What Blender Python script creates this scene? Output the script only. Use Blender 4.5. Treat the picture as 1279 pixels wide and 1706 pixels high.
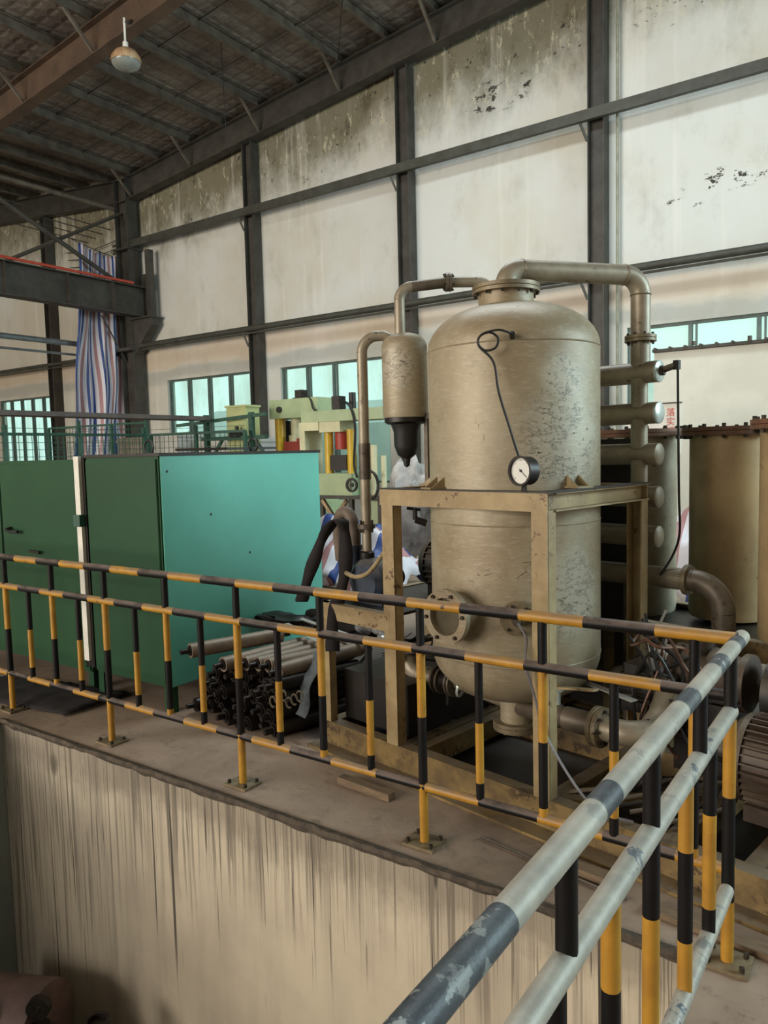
import bpy, bmesh, math, random
from mathutils import Vector, Matrix, noise
random.seed(7)
S = bpy.context.scene
for o in list(bpy.data.objects): bpy.data.objects.remove(o)
COL = S.collection
R = math.radians

# ---------------------------------------------------------------- camera
FPX = 1253.8
cam_d = bpy.data.cameras.new('camera'); cam = bpy.data.objects.new('camera', cam_d); COL.objects.link(cam)
cam_d.sensor_fit = 'HORIZONTAL'; cam_d.sensor_width = 36.0; cam_d.lens = 36.0*FPX/1279.0
cam_d.clip_start = 0.05; cam_d.clip_end = 300
yaw, pit, rol = -0.609275, 0.07971, 0.02455
fw = Vector((math.sin(yaw)*math.cos(pit), math.cos(yaw)*math.cos(pit), -math.sin(pit)))
rt = Vector((math.cos(yaw), -math.sin(yaw), 0)); dn = fw.cross(rt)
r2 = rt*math.cos(rol)+dn*math.sin(rol); d2 = -rt*math.sin(rol)+dn*math.cos(rol)
m3 = Matrix((r2, -d2, -fw)).transposed()
cam.matrix_world = Matrix.Translation((0, 0, 1.65)) @ m3.to_4x4()
S.camera = cam

# ---------------------------------------------------------------- world, lights, exposure
w = bpy.data.worlds.new('world'); S.world = w; w.use_nodes = True
bg = w.node_tree.nodes['Background']; bg.inputs[0].default_value = (0.78, 0.98, 0.95, 1); bg.inputs[1].default_value = 0.95
def area(name, loc, target, sx, sy, power, col):
    l = bpy.data.lights.new(name, 'AREA'); l.shape = 'RECTANGLE'; l.size = sx; l.size_y = sy; l.energy = power; l.color = col
    o = bpy.data.objects.new(name, l); COL.objects.link(o); o.location = loc
    o.rotation_euler = (Vector(target)-Vector(loc)).to_track_quat('-Z', 'Y').to_euler(); return o
area('daylight_side_windows', (8.8, 7.0, 4.6), (-5.0, 4.0, 1.0), 8, 4.6, 1800, (0.70, 0.93, 1.0))  # cool area light added at the right; no windows are built there
area('daylight_hall_end', (-9.5, -13.7, 4.2), (-8.0, 13.0, 3.4), 20, 7.5, 4300, (1.0, 0.92, 0.81))  # warm area light added behind the camera; no opening is built there
area('roof_skylight', (-4.0, 7.3, 9.45), (-4.0, 7.0, 0), 6, 1.6, 430, (0.86, 0.97, 1.0))
S.view_settings.view_transform = 'Standard'; S.view_settings.look = 'None'; S.view_settings.gamma = 1.0
S.view_settings.use_curve_mapping = False; S.view_settings.exposure = 0.28

# ---------------------------------------------------------------- materials
def s2l(c):
    return tuple((x/12.92 if x <= .04045 else ((x+.055)/1.055)**2.4) for x in [v/255 for v in c])+(1,)
class NT:
    def __init__(s, name):
        s.m = bpy.data.materials.new(name); s.m.use_nodes = True; s.t = s.m.node_tree; s.n = s.t.nodes; s.l = s.t.links
        s.b = s.n['Principled BSDF']; s.pos = s.n.new('ShaderNodeNewGeometry')
    def inp(s, node, i, v):
        if v is None: return
        if hasattr(v, 'is_output'): s.l.new(v, node.inputs[i])
        else: node.inputs[i].default_value = v
    def math(s, op, a, b=None, c=None, clamp=False):
        n = s.n.new('ShaderNodeMath'); n.operation = op; n.use_clamp = clamp
        for i, v in enumerate((a, b, c)): s.inp(n, i, v)
        return n.outputs[0]
    def scaled(s, sc):
        n = s.n.new('ShaderNodeMapping'); s.l.new(s.pos.outputs['Position'], n.inputs[0]); n.inputs['Scale'].default_value = sc
        return n.outputs[0]
    def noise(s, scale=5, detail=5, rough=.6, stretch=(1, 1, 1), dist=0):
        n = s.n.new('ShaderNodeTexNoise'); s.l.new(s.scaled(stretch), n.inputs['Vector'])
        n.inputs['Scale'].default_value = scale; n.inputs['Detail'].default_value = detail
        n.inputs['Roughness'].default_value = rough; n.inputs['Distortion'].default_value = dist
        return n.outputs[0]
    def ramp(s, v, a, b):
        n = s.n.new('ShaderNodeMapRange'); n.interpolation_type = 'SMOOTHSTEP'; n.clamp = True
        s.inp(n, 0, v); n.inputs[1].default_value = a; n.inputs[2].default_value = b; return n.outputs[0]
    def mix(s, f, a, b):
        n = s.n.new('ShaderNodeMix'); n.data_type = 'RGBA'
        s.inp(n, 0, f); s.inp(n, 6, a); s.inp(n, 7, b); return n.outputs[2]
    def xyz(s):
        n = s.n.new('ShaderNodeSeparateXYZ'); s.l.new(s.pos.outputs['Position'], n.inputs[0]); return n.outputs
    def nz(s):
        n = s.n.new('ShaderNodeSeparateXYZ'); s.l.new(s.pos.outputs['Normal'], n.inputs[0]); return n.outputs[2]
    def bump(s, h, strength=.2, dist=.01):
        n = s.n.new('ShaderNodeBump'); n.inputs['Strength'].default_value = strength; n.inputs['Distance'].default_value = dist
        s.l.new(h, n.inputs['Height']); s.l.new(n.outputs[0], s.b.inputs['Normal'])
    def done(s, col, rough=.6, metal=0.0):
        s.inp(s.b, 'Base Color', col); s.inp(s.b, 'Roughness', rough); s.inp(s.b, 'Metallic', metal); return s.m
MC = {}
def mat(name, c1, c2=None, scale=6, rough=.6, metal=0, bump=.15, dust=0, dustc=(120, 108, 92), stretch=(1, 1, 1), spot=None, spotc=(60, 40, 28), spots=22):
    if name in MC: return MC[name]
    t = NT(name); n1 = t.noise(scale, 6, .65, stretch)
    c1 = s2l(c1); c2 = s2l(c2) if c2 else tuple(x*.7 for x in c1[:3])+(1,)
    c = t.mix(t.ramp(n1, .3, .7), c1, c2)
    if spot is not None:
        n2 = t.noise(spots, 4, .7, stretch); n3 = t.noise(spots*.12, 2, .5)
        f = t.math('MULTIPLY', t.ramp(n2, spot, spot+.05), t.ramp(n3, .42, .6)); c = t.mix(f, c, s2l(spotc))
    if dust:
        n4 = t.noise(9, 4, .6); f = t.math('MULTIPLY', t.ramp(t.nz(), .0, .75), t.math('MULTIPLY', t.ramp(n4, .2, .6), dust)); c = t.mix(f, c, s2l(dustc))
    if bump: t.bump(t.noise(scale*7, 4, .6, stretch), bump, .004)
    MC[name] = t.done(c, rough, metal); return MC[name]

def wall_mat():
    t = NT('peeling_plaster'); X, Y, Z = t.xyz()
    c = t.mix(t.ramp(t.noise(.35, 4, .6), .35, .65), s2l((206, 207, 202)), s2l((196, 191, 176)))
    c = t.mix(t.math('MULTIPLY', t.ramp(t.noise(1.6, 6, .7, (1, 1, .6)), .5, .75), .35), c, s2l((150, 146, 134)))
    # height below the rafter line
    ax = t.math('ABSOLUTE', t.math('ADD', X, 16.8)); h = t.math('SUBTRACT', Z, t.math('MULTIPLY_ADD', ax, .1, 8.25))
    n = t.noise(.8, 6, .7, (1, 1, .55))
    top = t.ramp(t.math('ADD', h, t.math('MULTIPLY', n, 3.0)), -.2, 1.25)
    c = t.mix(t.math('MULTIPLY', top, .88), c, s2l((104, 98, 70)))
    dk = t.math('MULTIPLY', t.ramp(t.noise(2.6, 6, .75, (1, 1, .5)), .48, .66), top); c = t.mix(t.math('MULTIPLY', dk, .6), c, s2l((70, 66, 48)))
    pale = t.math('MULTIPLY', t.ramp(t.noise(5, 5, .8, (1, 1, .4)), .55, .62), t.ramp(h, -2.2, -.6))
    c = t.mix(t.math('MULTIPLY', pale, .5), c, s2l((214, 208, 182)))
    sp = t.math('MULTIPLY', t.ramp(t.noise(5, 6, .75), .6, .62), t.ramp(t.math('ADD', h, t.math('MULTIPLY', t.noise(.5, 3), 3)), .35, 1.0))
    c = t.mix(sp, c, s2l((52, 50, 44)))
    for px_, pz_, sx, sz, th in ((-2.45, 5.75, .75, .22, .52), (-3.1, 5.5, .4, .12, .54), (-6.3, 8.1, .9, .35, .53), (-11.4, 7.7, .7, .3, .55), (-3.3, 8.6, .8, .35, .55), (-14.8, 7.6, .6, .3, .55)):
        a_ = t.math('DIVIDE', t.math('SUBTRACT', X, px_), sx); b_ = t.math('DIVIDE', t.math('SUBTRACT', Z, pz_), sz)
        m_ = t.math('SUBTRACT', 1, t.ramp(t.math('ADD', t.math('MULTIPLY', a_, a_), t.math('MULTIPLY', b_, b_)), .4, 1.0))
        c = t.mix(t.math('MULTIPLY', m_, t.ramp(t.noise(4.5, 6, .72, (1, 1, 1.6)), th+.045, th+.06)), c, s2l((58, 56, 48)))
    # streaks and rust band below lower girt
    st = t.ramp(t.noise(3.2, 4, .6, (1, 1, .05)), .56, .7); c = t.mix(t.math('MULTIPLY', st, .32), c, s2l((226, 222, 214)))
    bz = t.math('ADD', Z, t.math('MULTIPLY', t.noise(.9, 4, .6, (.5, 1, 2)), .7))
    band = t.math('MULTIPLY', t.ramp(bz, 4.25, 4.5), t.math('SUBTRACT', 1, t.ramp(bz, 4.72, 4.9)))
    c = t.mix(t.math('MULTIPLY', band, .3), c, s2l((196, 152, 104)))
    band2 = t.math('MULTIPLY', t.ramp(bz, 3.85, 4.1), t.math('SUBTRACT', 1, t.ramp(bz, 4.25, 4.4)))
    c = t.mix(t.math('MULTIPLY', band2, .5), c, s2l((142, 146, 142)))
    t.bump(t.noise(2.5, 5, .6), .18, .02)
    return t.done(c, .9)
def pit_mat():
    t = NT('streaked_concrete'); X, Y, Z = t.xyz()
    c = t.mix(t.ramp(t.noise(1.3, 5, .6), .35, .7), s2l((206, 193, 170)), s2l((182, 169, 150)))
    wob = t.noise(2.2, 3, .5, (1, 1, .6)); depth = t.math('MULTIPLY', Z, -1)
    left = t.math('SUBTRACT', 1, t.ramp(X, -4.9, -2.6))
    def streak(scale, lo, hi, zs, reach):
        n = t.noise(scale, 3, .55, (1, 1, zs), .25); lim = t.math('MULTIPLY', t.math('MULTIPLY', t.noise(scale*.5, 2, .5, (1, 1, .02)), reach), t.math('MULTIPLY_ADD', left, .85, t.math('MULTIPLY_ADD', t.noise(1.1, 2, .5, (1, 1, 0)), .7, .05)))
        return t.math('MULTIPLY', t.ramp(n, lo, hi), t.math('SUBTRACT', 1, t.ramp(t.math('SUBTRACT', depth, lim), -.35, .15)))
    c = t.mix(t.math('MULTIPLY', t.ramp(t.noise(3.5, 4, .6, (1, 1, .12)), .42, .7), t.math('MULTIPLY_ADD', left, .45, .25)), c, s2l((122, 114, 104)))
    c = t.mix(t.math('MULTIPLY', left, .35), c, s2l((128, 126, 120)))
    for sc, lo, hi, zs, reach, k, cc in ((26, .5, .68, .016, 2.6, .42, (112, 104, 94)), (64, .56, .61, .012, 2.4, .6, (84, 78, 70)), (10, .6, .65, .03, 2.4, .5, (76, 70, 64)), (110, .59, .62, .008, 1.5, .7, (56, 50, 44)), (40, .635, .655, .014, 3.4, .85, (44, 38, 34))):
        c = t.mix(t.math('MULTIPLY', streak(sc, lo, hi, zs, reach), k), c, s2l(cc))
    def smudge(p, sx, sz):
        a = t.math('DIVIDE', t.math('SUBTRACT', X, p[0]), sx); b = t.math('DIVIDE', t.math('SUBTRACT', Z, p[1]), sz)
        rr = t.math('ADD', t.math('MULTIPLY', a, a), t.math('MULTIPLY', b, b)); return t.math('SUBTRACT', 1, t.ramp(t.math('ADD', rr, t.math('MULTIPLY', t.noise(20, 3), .5)), .2, 1.3))
    c = t.mix(t.math('MULTIPLY', smudge((-4.17, -.17), .05, .09), .75), c, s2l((58, 52, 46)))
    c = t.mix(t.math('MULTIPLY', smudge((-1.5, -.055), .012, .05), .95), c, s2l((30, 26, 24)))
    rim = t.math('MULTIPLY', t.math('SUBTRACT', 1, t.ramp(t.math('ADD', depth, t.math('MULTIPLY', t.noise(4, 4, .7), -.3)), -.05, .12)), .5)
    c = t.mix(rim, c, s2l((96, 86, 74)))
    t.bump(t.noise(18, 6, .7, (1, 1, .25)), .4, .01)
    return t.done(c, .85)
def floor_mat():
    t = NT('dusty_concrete'); X, Y, Z = t.xyz()
    c = t.mix(t.ramp(t.noise(1.4, 6, .65), .35, .7), s2l((160, 140, 122)), s2l((132, 114, 98)))
    c = t.mix(t.math('MULTIPLY', t.ramp(t.noise(9, 6, .75), .52, .7), .5), c, s2l((84, 72, 62)))
    c = t.mix(t.math('MULTIPLY', t.ramp(t.noise(.9, 5, .7), .5, .66), .45), c, s2l((86, 74, 64)))
    # oil spread under the machinery
    e = t.math('ADD', Y, t.math('MULTIPLY_ADD', t.noise(2.2, 4, .6), .5, -.25)); e = t.math('MULTIPLY_ADD', X, .18, e)
    oil = t.math('MULTIPLY', t.ramp(e, 2.66, 2.86), t.ramp(X, -4.3, -3.4)); oil = t.math('MULTIPLY', oil, t.math('SUBTRACT', 1, t.ramp(Y, 5.6, 6.6)))
    c = t.mix(t.math('MULTIPLY', oil, .93), c, s2l((24, 20, 17)))
    t.bump(t.noise(30, 5, .7), .25, .006)
    return t.done(c, t.math('MULTIPLY_ADD', oil, -.3, .85))
def roof_mat():
    t = NT('quilted_roof_insulation'); X, Y, Z = t.xyz()
    c = t.mix(t.ramp(t.noise(1.2, 6, .7), .3, .7), s2l((138, 130, 120)), s2l((98, 88, 82)))
    c = t.mix(t.math('MULTIPLY', t.ramp(t.noise(2.5, 6, .8, (1, 3, 1)), .5, .72), .5), c, s2l((176, 168, 154)))
    c = t.mix(t.math('MULTIPLY', t.ramp(t.noise(.5, 3, .5), .5, .7), .5), c, s2l((62, 52, 48)))
    gx = t.math('PINGPONG', X, .14); gy = t.math('PINGPONG', Y, .14)
    g = t.math('MINIMUM', gx, gy); ln = t.math('SUBTRACT', 1, t.ramp(g, .003, .02)); c = t.mix(t.math('MULTIPLY', ln, .35), c, s2l((60, 56, 52)))
    t.bump(t.math('ADD', t.ramp(g, 0, .09), t.noise(6, 4, .6)), .5, .03)
    return t.done(c, .7)
def stripe_mat():
    t = NT('striped_woven_tarp'); uv = t.n.new('ShaderNodeUVMap'); sp = t.n.new('ShaderNodeSeparateXYZ'); t.l.new(uv.outputs[0], sp.inputs[0])
    f = t.math('FRACT', sp.outputs[0])
    c = t.mix(t.math('GREATER_THAN', f, .25), s2l((44, 70, 132)), s2l((214, 210, 216)))
    red = t.math('MULTIPLY', t.math('GREATER_THAN', f, .5), t.math('LESS_THAN', f, .74)); c = t.mix(red, c, s2l((172, 126, 126)))
    c = t.mix(t.math('MULTIPLY', t.ramp(t.noise(3, 4), .5, .7), .2), c, s2l((150, 145, 140)))
    t.b.inputs['Transmission Weight'].default_value = 0
    return t.done(c, .5)
def tank_mat():
    t = NT('weathered_aluminium_paint')
    c = t.mix(t.ramp(t.noise(2.0, 6, .65), .35, .68), s2l((160, 148, 124)), s2l((138, 122, 96)))
    c = t.mix(t.math('MULTIPLY', t.ramp(t.noise(7, 6, .75, (1, 1, 1.6)), .52, .72), .5), c, s2l((126, 116, 96)))
    c = t.mix(t.math('MULTIPLY', t.ramp(t.noise(38, 4, .7, (.5, .5, 2.2)), .5, .7), .28), c, s2l((190, 186, 170)))
    sp = t.math('MULTIPLY', t.ramp(t.noise(46, 4, .75, (1, 1, 1.3)), .635, .665), t.ramp(t.noise(3.2, 3, .6), .5, .62)); c = t.mix(t.math('MULTIPLY', sp, .85), c, s2l((48, 40, 32)))
    cr = t.n.new('ShaderNodeTexVoronoi'); cr.feature = 'DISTANCE_TO_EDGE'; cr.inputs['Scale'].default_value = 16
    t.l.new(t.scaled((1, 1, 1.7)), cr.inputs['Vector'])
    cf = t.math('MULTIPLY', t.math('SUBTRACT', 1, t.ramp(cr.outputs[0], .008, .03)), t.math('MULTIPLY', t.ramp(t.noise(2.3, 3, .6), .57, .62), t.ramp(t.noise(20, 3), .45, .6)))
    c = t.mix(cf, c, s2l((58, 46, 36)))
    # peeled paint patches, each with its own place on the shell
    def patch(p, r, ws):
        vm = t.n.new('ShaderNodeVectorMath'); vm.operation = 'DISTANCE'; t.l.new(t.pos.outputs['Position'], vm.inputs[0]); vm.inputs[1].default_value = p
        return t.math('SUBTRACT', 1, t.ramp(t.math('ADD', vm.outputs['Value'], t.math('MULTIPLY_ADD', t.noise(6, 4, .6), ws, -.5*ws)), r*.45, r))
    pk = t.math('MAXIMUM', t.math('MAXIMUM', patch((-1.27, 3.26, 1.68), .32, .25), patch((-1.25, 3.28, .98), .26, .2)), t.math('MAXIMUM', patch((-1.27, 3.26, 1.95), .16, .15), patch((-2.29, 3.42, 2.12), .14, .2)))
    con = t.math('ABSOLUTE', t.math('SUBTRACT', t.noise(8, 7, .75, (1, 1, 2.2)), .5)); ln = t.math('MULTIPLY', t.math('SUBTRACT', 1, t.ramp(con, .004, .016)), t.ramp(t.noise(4, 3), .42, .52))
    fl_ = t.ramp(t.noise(34, 5, .75, (1, 1, 1.8)), .6, .63)
    c = t.mix(t.math('MULTIPLY', pk, .35), c, s2l((196, 194, 180)))
    c = t.mix(t.math('MULTIPLY', pk, t.math('MAXIMUM', ln, t.math('MULTIPLY', fl_, .9))), c, s2l((50, 42, 34)))
    t.bump(t.noise(40, 5, .7, (.6, .6, 2)), .25, .004)
    return t.done(c, .48, .12)

WALL, PIT, FLOOR, ROOF, STRIPE, TANK = wall_mat(), pit_mat(), floor_mat(), roof_mat(), stripe_mat(), tank_mat()
STEEL = mat('dark_painted_steel', (72, 70, 64), (54, 50, 44), 3, .6, .1, dust=.5, spot=.6)
RAFTER = mat('brown_primer_steel', (92, 74, 58), (70, 56, 46), 2.5, .65, .1, spot=.62)
PURLIN = mat('grey_purlin_steel', (116, 108, 96), (84, 76, 66), 4, .55, .2)
GIRT = mat('dark_girt_steel', (70, 72, 64), (56, 54, 46), 4, .6, .1)
RAILY = mat('yellow_rail_paint', (184, 136, 42), (160, 114, 38), 7, .5, 0, dust=1.0, dustc=(134, 112, 86), spot=.64)
RAILK = mat('black_rail_paint', (13, 12, 13), (22, 19, 19), 7, .5, 0, dust=1.0, dustc=(112, 98, 90), spot=.7, spotc=(150, 120, 60))
RAILW = mat('worn_pale_rail_paint', (176, 170, 156), (148, 144, 134), 9, .5, .1, bump=.25, spot=.56, spotc=(84, 92, 100), spots=15)
RAILG = mat('worn_slate_rail_paint', (78, 84, 88), (54, 58, 64), 16, .5, .1, bump=.3, spot=.54, spotc=(150, 154, 150))
FRAME = mat('grimy_cream_frame_paint', (168, 148, 108), (136, 114, 80), 5, .55, 0, dust=.5, dustc=(132, 124, 108), spot=.58, spotc=(92, 68, 44))
SKID = mat('oily_yellow_skid_paint', (138, 114, 68), (94, 76, 48), 6, .5, 0, dust=.7, dustc=(122, 112, 98), spot=.52, spotc=(70, 52, 34), spots=16)
PIPE = mat('grey_beige_pipe_paint', (156, 146, 126), (128, 116, 98), 7, .45, .25, dust=.4, spot=.62)
PIPED = mat('dirty_pipe_iron', (104, 94, 80), (74, 64, 54), 9, .5, .3, dust=.5, spot=.58)
FLANGE = mat('flange_iron', (140, 126, 98), (104, 92, 74), 12, .5, .3, spot=.6)
BOLT = mat('dark_bolt_steel', (70, 60, 50), (46, 40, 34), 30, .5, .5)
TEAL_DIM = mat('green_door_paint', (46, 80, 56), (42, 72, 52), 1.2, .4, 0, bump=.04)  # cabinet green, darkened to the tone of the dim fronts
TEAL_LIT = mat('teal_side_panel_paint', (112, 196, 178), (104, 184, 166), 1.2, .28, 0, bump=.04)  # same cabinet green, brightened: the side light is put into the colour
BLACK = mat('black_rubber', (20, 19, 20), (30, 28, 27), 20, .55)
CLOTH = mat('black_cloth', (26, 22, 24), (36, 30, 30), 14, .9)
IRON = mat('oily_black_iron', (40, 34, 30), (26, 22, 20), 9, .45, .3)
MOTOR = mat('grimy_motor_casting', (76, 58, 46), (52, 42, 34), 9, .55, .2, dust=.6)
MOTORK = mat('dark_motor_casting', (46, 42, 40), (30, 28, 27), 9, .5, .3, dust=.5)
BLUE = mat('worn_blue_pump_paint', (52, 66, 86), (38, 46, 60), 10, .5, .1, dust=.5, spot=.6)
ROLLER = mat('dusty_roller_steel', (148, 130, 112), (112, 98, 86), 8, .5, .25, dust=.4)
ROLLERK = mat('oily_roller_steel', (48, 42, 38), (30, 26, 24), 8, .4, .4)
OLIVE = mat('pale_olive_machine_paint', (176, 182, 128), (160, 168, 118), 3, .45)
MINT = mat('mint_machine_paint', (164, 180, 140), (144, 162, 124), 3, .45)
CREAM = mat('cream_machine_paint', (206, 204, 166), (182, 180, 146), 3, .45)
YELLOW = mat('machine_yellow_paint', (206, 170, 44), (186, 148, 34), 4, .4)
REDP = mat('faded_red_paint', (168, 60, 48), (142, 50, 42), 4, .5)
ORANGE = mat('red_conductor_rail', (196, 84, 62), (176, 72, 54), 6, .45)
FGREEN = mat('fence_green_paint', (40, 84, 66), (32, 66, 54), 8, .5)
BOARD = mat('dark_board', (86, 76, 70), (66, 58, 54), 3, .7)
WHITEP = mat('off_white_panel', (212, 210, 198), (200, 197, 184), 1.5, .75, bump=.05)
WHITE = mat('white_paint', (226, 224, 214), (206, 204, 194), 5, .5)
GREYP = mat('pale_grey_carton', (176, 176, 170), (160, 158, 152), 4, .7)
BAG = mat('grey_white_plastic_bag', (200, 200, 198), (160, 160, 160), 6, .35)
FILM = mat('shiny_plastic_film', (190, 194, 196), (140, 144, 148), 9, .12, .3)
ALU = mat('galvanised_pipe', (134, 146, 150), (110, 122, 128), 5, .35, .5)
WOOD = mat('dusty_timber', (128, 108, 84), (100, 82, 64), 9, .8, stretch=(1, 8, 8))
RIM = mat('rusty_rim_iron', (122, 84, 60), (88, 62, 46), 9, .6, .2, spot=.6)
RTANK = mat('brown_grey_vessel_paint', (184, 158, 116), (152, 128, 92), 2.6, .5, .15, spot=.64, spotc=(86, 66, 46))  # same vessel paint as the next, dimmer lighting put into the colour
RTANKP = mat('pale_vessel_paint', (176, 172, 150), (138, 126, 104), 2.6, .5, .15, spot=.62)  # lit tone of that one vessel paint
DIAL = mat('white_dial', (220, 220, 214), (208, 208, 202), 3, .4, bump=0)
INKR = mat('red_lettering', (196, 60, 52), (196, 60, 52), 3, .6, bump=0)
WFRAME = mat('grey_green_window_frame', (86, 104, 98), (70, 86, 82), 4, .5)
SILVER = mat('silver_door_end', (196, 202, 196), (170, 178, 172), 9, .35, .4)
COPPER = mat('copper_brown_wire', (98, 70, 54), (74, 52, 40), 9, .4, .4)
def pane_mat():
    t = NT('dusty_window_glass'); tr = t.n.new('ShaderNodeBsdfTransparent'); tr.inputs[0].default_value = (.88, 1, .96, 1)
    t.inp(t.b, 'Base Color', s2l((206, 226, 216))); t.b.inputs['Roughness'].default_value = .25
    n = t.n.new('ShaderNodeMixShader'); f = t.math('MULTIPLY_ADD', t.ramp(t.noise(1.1, 4, .6, (1, 1, .5)), .35, .75), .28, .06)
    t.l.new(f, n.inputs[0]); t.l.new(tr.outputs[0], n.inputs[1]); t.l.new(t.b.outputs[0], n.inputs[2])
    t.l.new(n.outputs[0], t.n['Material Output'].inputs[0]); return t.m
PANE = pane_mat()
RAILK.node_tree.nodes['Principled BSDF'].inputs['Specular IOR Level'].default_value = .25
TEAL_DIM.node_tree.nodes['Principled BSDF'].inputs['Specular IOR Level'].default_value = .15
def lens_mat():
    t = NT('lamp_bowl_glass'); t.b.inputs['Transmission Weight'].default_value = .3
    return t.done(s2l((150, 156, 150)), .15)
LENS = lens_mat()

# ---------------------------------------------------------------- mesh builder
class MB:
    def __init__(s): s.v = []; s.f = []; s.mi = []; s.sm = []; s.uv = []
    def add(s, vs, fs, mi=0, smooth=False):
        o = len(s.v); s.v += [Vector(x) for x in vs]
        for f in fs: s.f.append([i+o for i in f]); s.mi.append(mi); s.sm.append(smooth)
        return s
    def hexa(s, c, mi=0):  # 8 corners: bottom 4, top 4
        return s.add(c, [(3, 2, 1, 0), (4, 5, 6, 7), (0, 1, 5, 4), (1, 2, 6, 5), (2, 3, 7, 6), (3, 0, 4, 7)], mi)
    def box(s, x0, x1, y0, y1, z0, z1, mi=0):
        return s.hexa([(x0, y0, z0), (x1, y0, z0), (x1, y1, z0), (x0, y1, z0), (x0, y0, z1), (x1, y0, z1), (x1, y1, z1), (x0, y1, z1)], mi)
    def bar(s, a, b, w, h, up=(0, 0, 1), mi=0):
        a = Vector(a); b = Vector(b); d = (b-a).normalized(); up = Vector(up)
        if abs(d.dot(up)) > .95: up = Vector((0, 1, 0))
        x = d.cross(up).normalized(); y = x.cross(d)
        q = [(-w/2, -h/2), (w/2, -h/2), (w/2, h/2), (-w/2, h/2)]
        return s.hexa([a+x*i+y*j for i, j in q]+[b+x*i+y*j for i, j in q], mi)
    def section(s, a, b, prof, xax, mi=0):
        """extrude closed 2D profile (x along xax, y along cross) from a to b"""
        a = Vector(a); b = Vector(b); d = (b-a).normalized(); x = Vector(xax); x = (x-d*x.dot(d)).normalized(); y = d.cross(x)
        n = len(prof); vs = [a+x*i+y*j for i, j in prof]+[b+x*i+y*j for i, j in prof]
        fs = [(i, (i+1) % n, n+(i+1) % n, n+i) for i in range(n)]+[tuple(range(n-1, -1, -1)), tuple(range(n, 2*n))]
        return s.add(vs, fs, mi)
    def ibeam(s, a, b, h, w, t, up=(0, 0, 1), mi=0):
        p = [(-h/2, -w/2), (-h/2+t, -w/2), (-h/2+t, -t/2), (h/2-t, -t/2), (h/2-t, -w/2), (h/2, -w/2), (h/2, w/2), (h/2-t, w/2), (h/2-t, t/2), (-h/2+t, t/2), (-h/2+t, w/2), (-h/2, w/2)]
        return s.section(a, b, p, up, mi)
    def channel(s, a, b, h, w, t, web_dir, mi=0):
        """C section: web centred, flanges grow along web_dir's opposite; web_dir = outward normal of web"""
        a = Vector(a); b = Vector(b); d = (b-a).normalized(); o = Vector(web_dir)
        p = [(0, -h/2), (0, h/2), (-w, h/2), (-w, h/2-t), (-t, h/2-t), (-t, -h/2+t), (-w, -h/2+t), (-w, -h/2)]
        return s.section(a, b, p, o, mi)
    def cyl(s, a, b, r, r1=None, n=16, caps=True, mi=0):
        a = Vector(a); b = Vector(b); r1 = r if r1 is None else r1; d = (b-a).normalized()
        x = d.orthogonal().normalized(); y = d.cross(x); vs = []
        for c, rr in ((a, r), (b, r1)):
            for i in range(n): th = 2*math.pi*i/n; vs.append(c+(x*math.cos(th)+y*math.sin(th))*rr)
        s.add(vs, [(i, (i+1) % n, n+(i+1) % n, n+i) for i in range(n)], mi, True)
        if caps: s.add(vs[:n], [tuple(range(n-1, -1, -1))], mi); s.add(vs[n:], [tuple(range(n))], mi)
        return s
    def tube(s, pts, r, n=10, mi=0, caps=True, bands=None):
        pts = [Vector(p) for p in pts]; k = len(pts); rs = r if isinstance(r, (list, tuple)) else [r]*k
        T = [(pts[min(i+1, k-1)]-pts[max(i-1, 0)]).normalized() for i in range(k)]
        x = T[0].orthogonal().normalized(); vs = []
        for i in range(k):
            x = (x-T[i]*x.dot(T[i])).normalized(); y = T[i].cross(x)
            for j in range(n): th = 2*math.pi*j/n; vs.append(pts[i]+(x*math.cos(th)+y*math.sin(th))*rs[i])
        o = len(s.v); s.v += vs
        for i in range(k-1):
            for j in range(n):
                s.f.append([o+i*n+j, o+i*n+(j+1) % n, o+(i+1)*n+(j+1) % n, o+(i+1)*n+j]); s.mi.append(bands[i] if bands else mi); s.sm.append(True)
        if caps:
            s.f.append([o+j for j in range(n-1, -1, -1)]); s.mi.append(bands[0] if bands else mi); s.sm.append(False)
            s.f.append([o+(k-1)*n+j for j in range(n)]); s.mi.append(bands[-1] if bands else mi); s.sm.append(False)
        return s
    def lathe(s, prof, c=(0, 0, 0), axis=(0, 0, 1), n=32, mi=0):
        c = Vector(c); d = Vector(axis).normalized(); x = d.orthogonal().normalized() if abs(d.z) < .99 else Vector((1, 0, 0)); y = d.cross(x); k = len(prof); vs = []
        for r, z in prof:
            for j in range(n): th = 2*math.pi*j/n; vs.append(c+d*z+(x*math.cos(th)+y*math.sin(th))*max(r, 1e-5))
        return s.add(vs, [(i*n+j, i*n+(j+1) % n, (i+1)*n+(j+1) % n, (i+1)*n+j) for i in range(k-1) for j in range(n)], mi, True)
    def ring(s, c, axis, r0, r1, h, n=28, mi=0):
        return s.lathe([(r0, 0), (r1, 0), (r1, h), (r0, h), (r0, 0)], c, axis, n, mi)
    def prism(s, poly, a0, a1, axis='y', mi=0):
        def P(p, a): return {'y': (p[0], a, p[1]), 'x': (a, p[0], p[1]), 'z': (p[0], p[1], a)}[axis]
        n = len(poly); vs = [P(p, a0) for p in poly]+[P(p, a1) for p in poly]
        return s.add(vs, [tuple(range(n)), tuple(range(2*n-1, n-1, -1))]+[((i+1) % n, i, n+i, n+(i+1) % n) for i in range(n)], mi)
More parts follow.
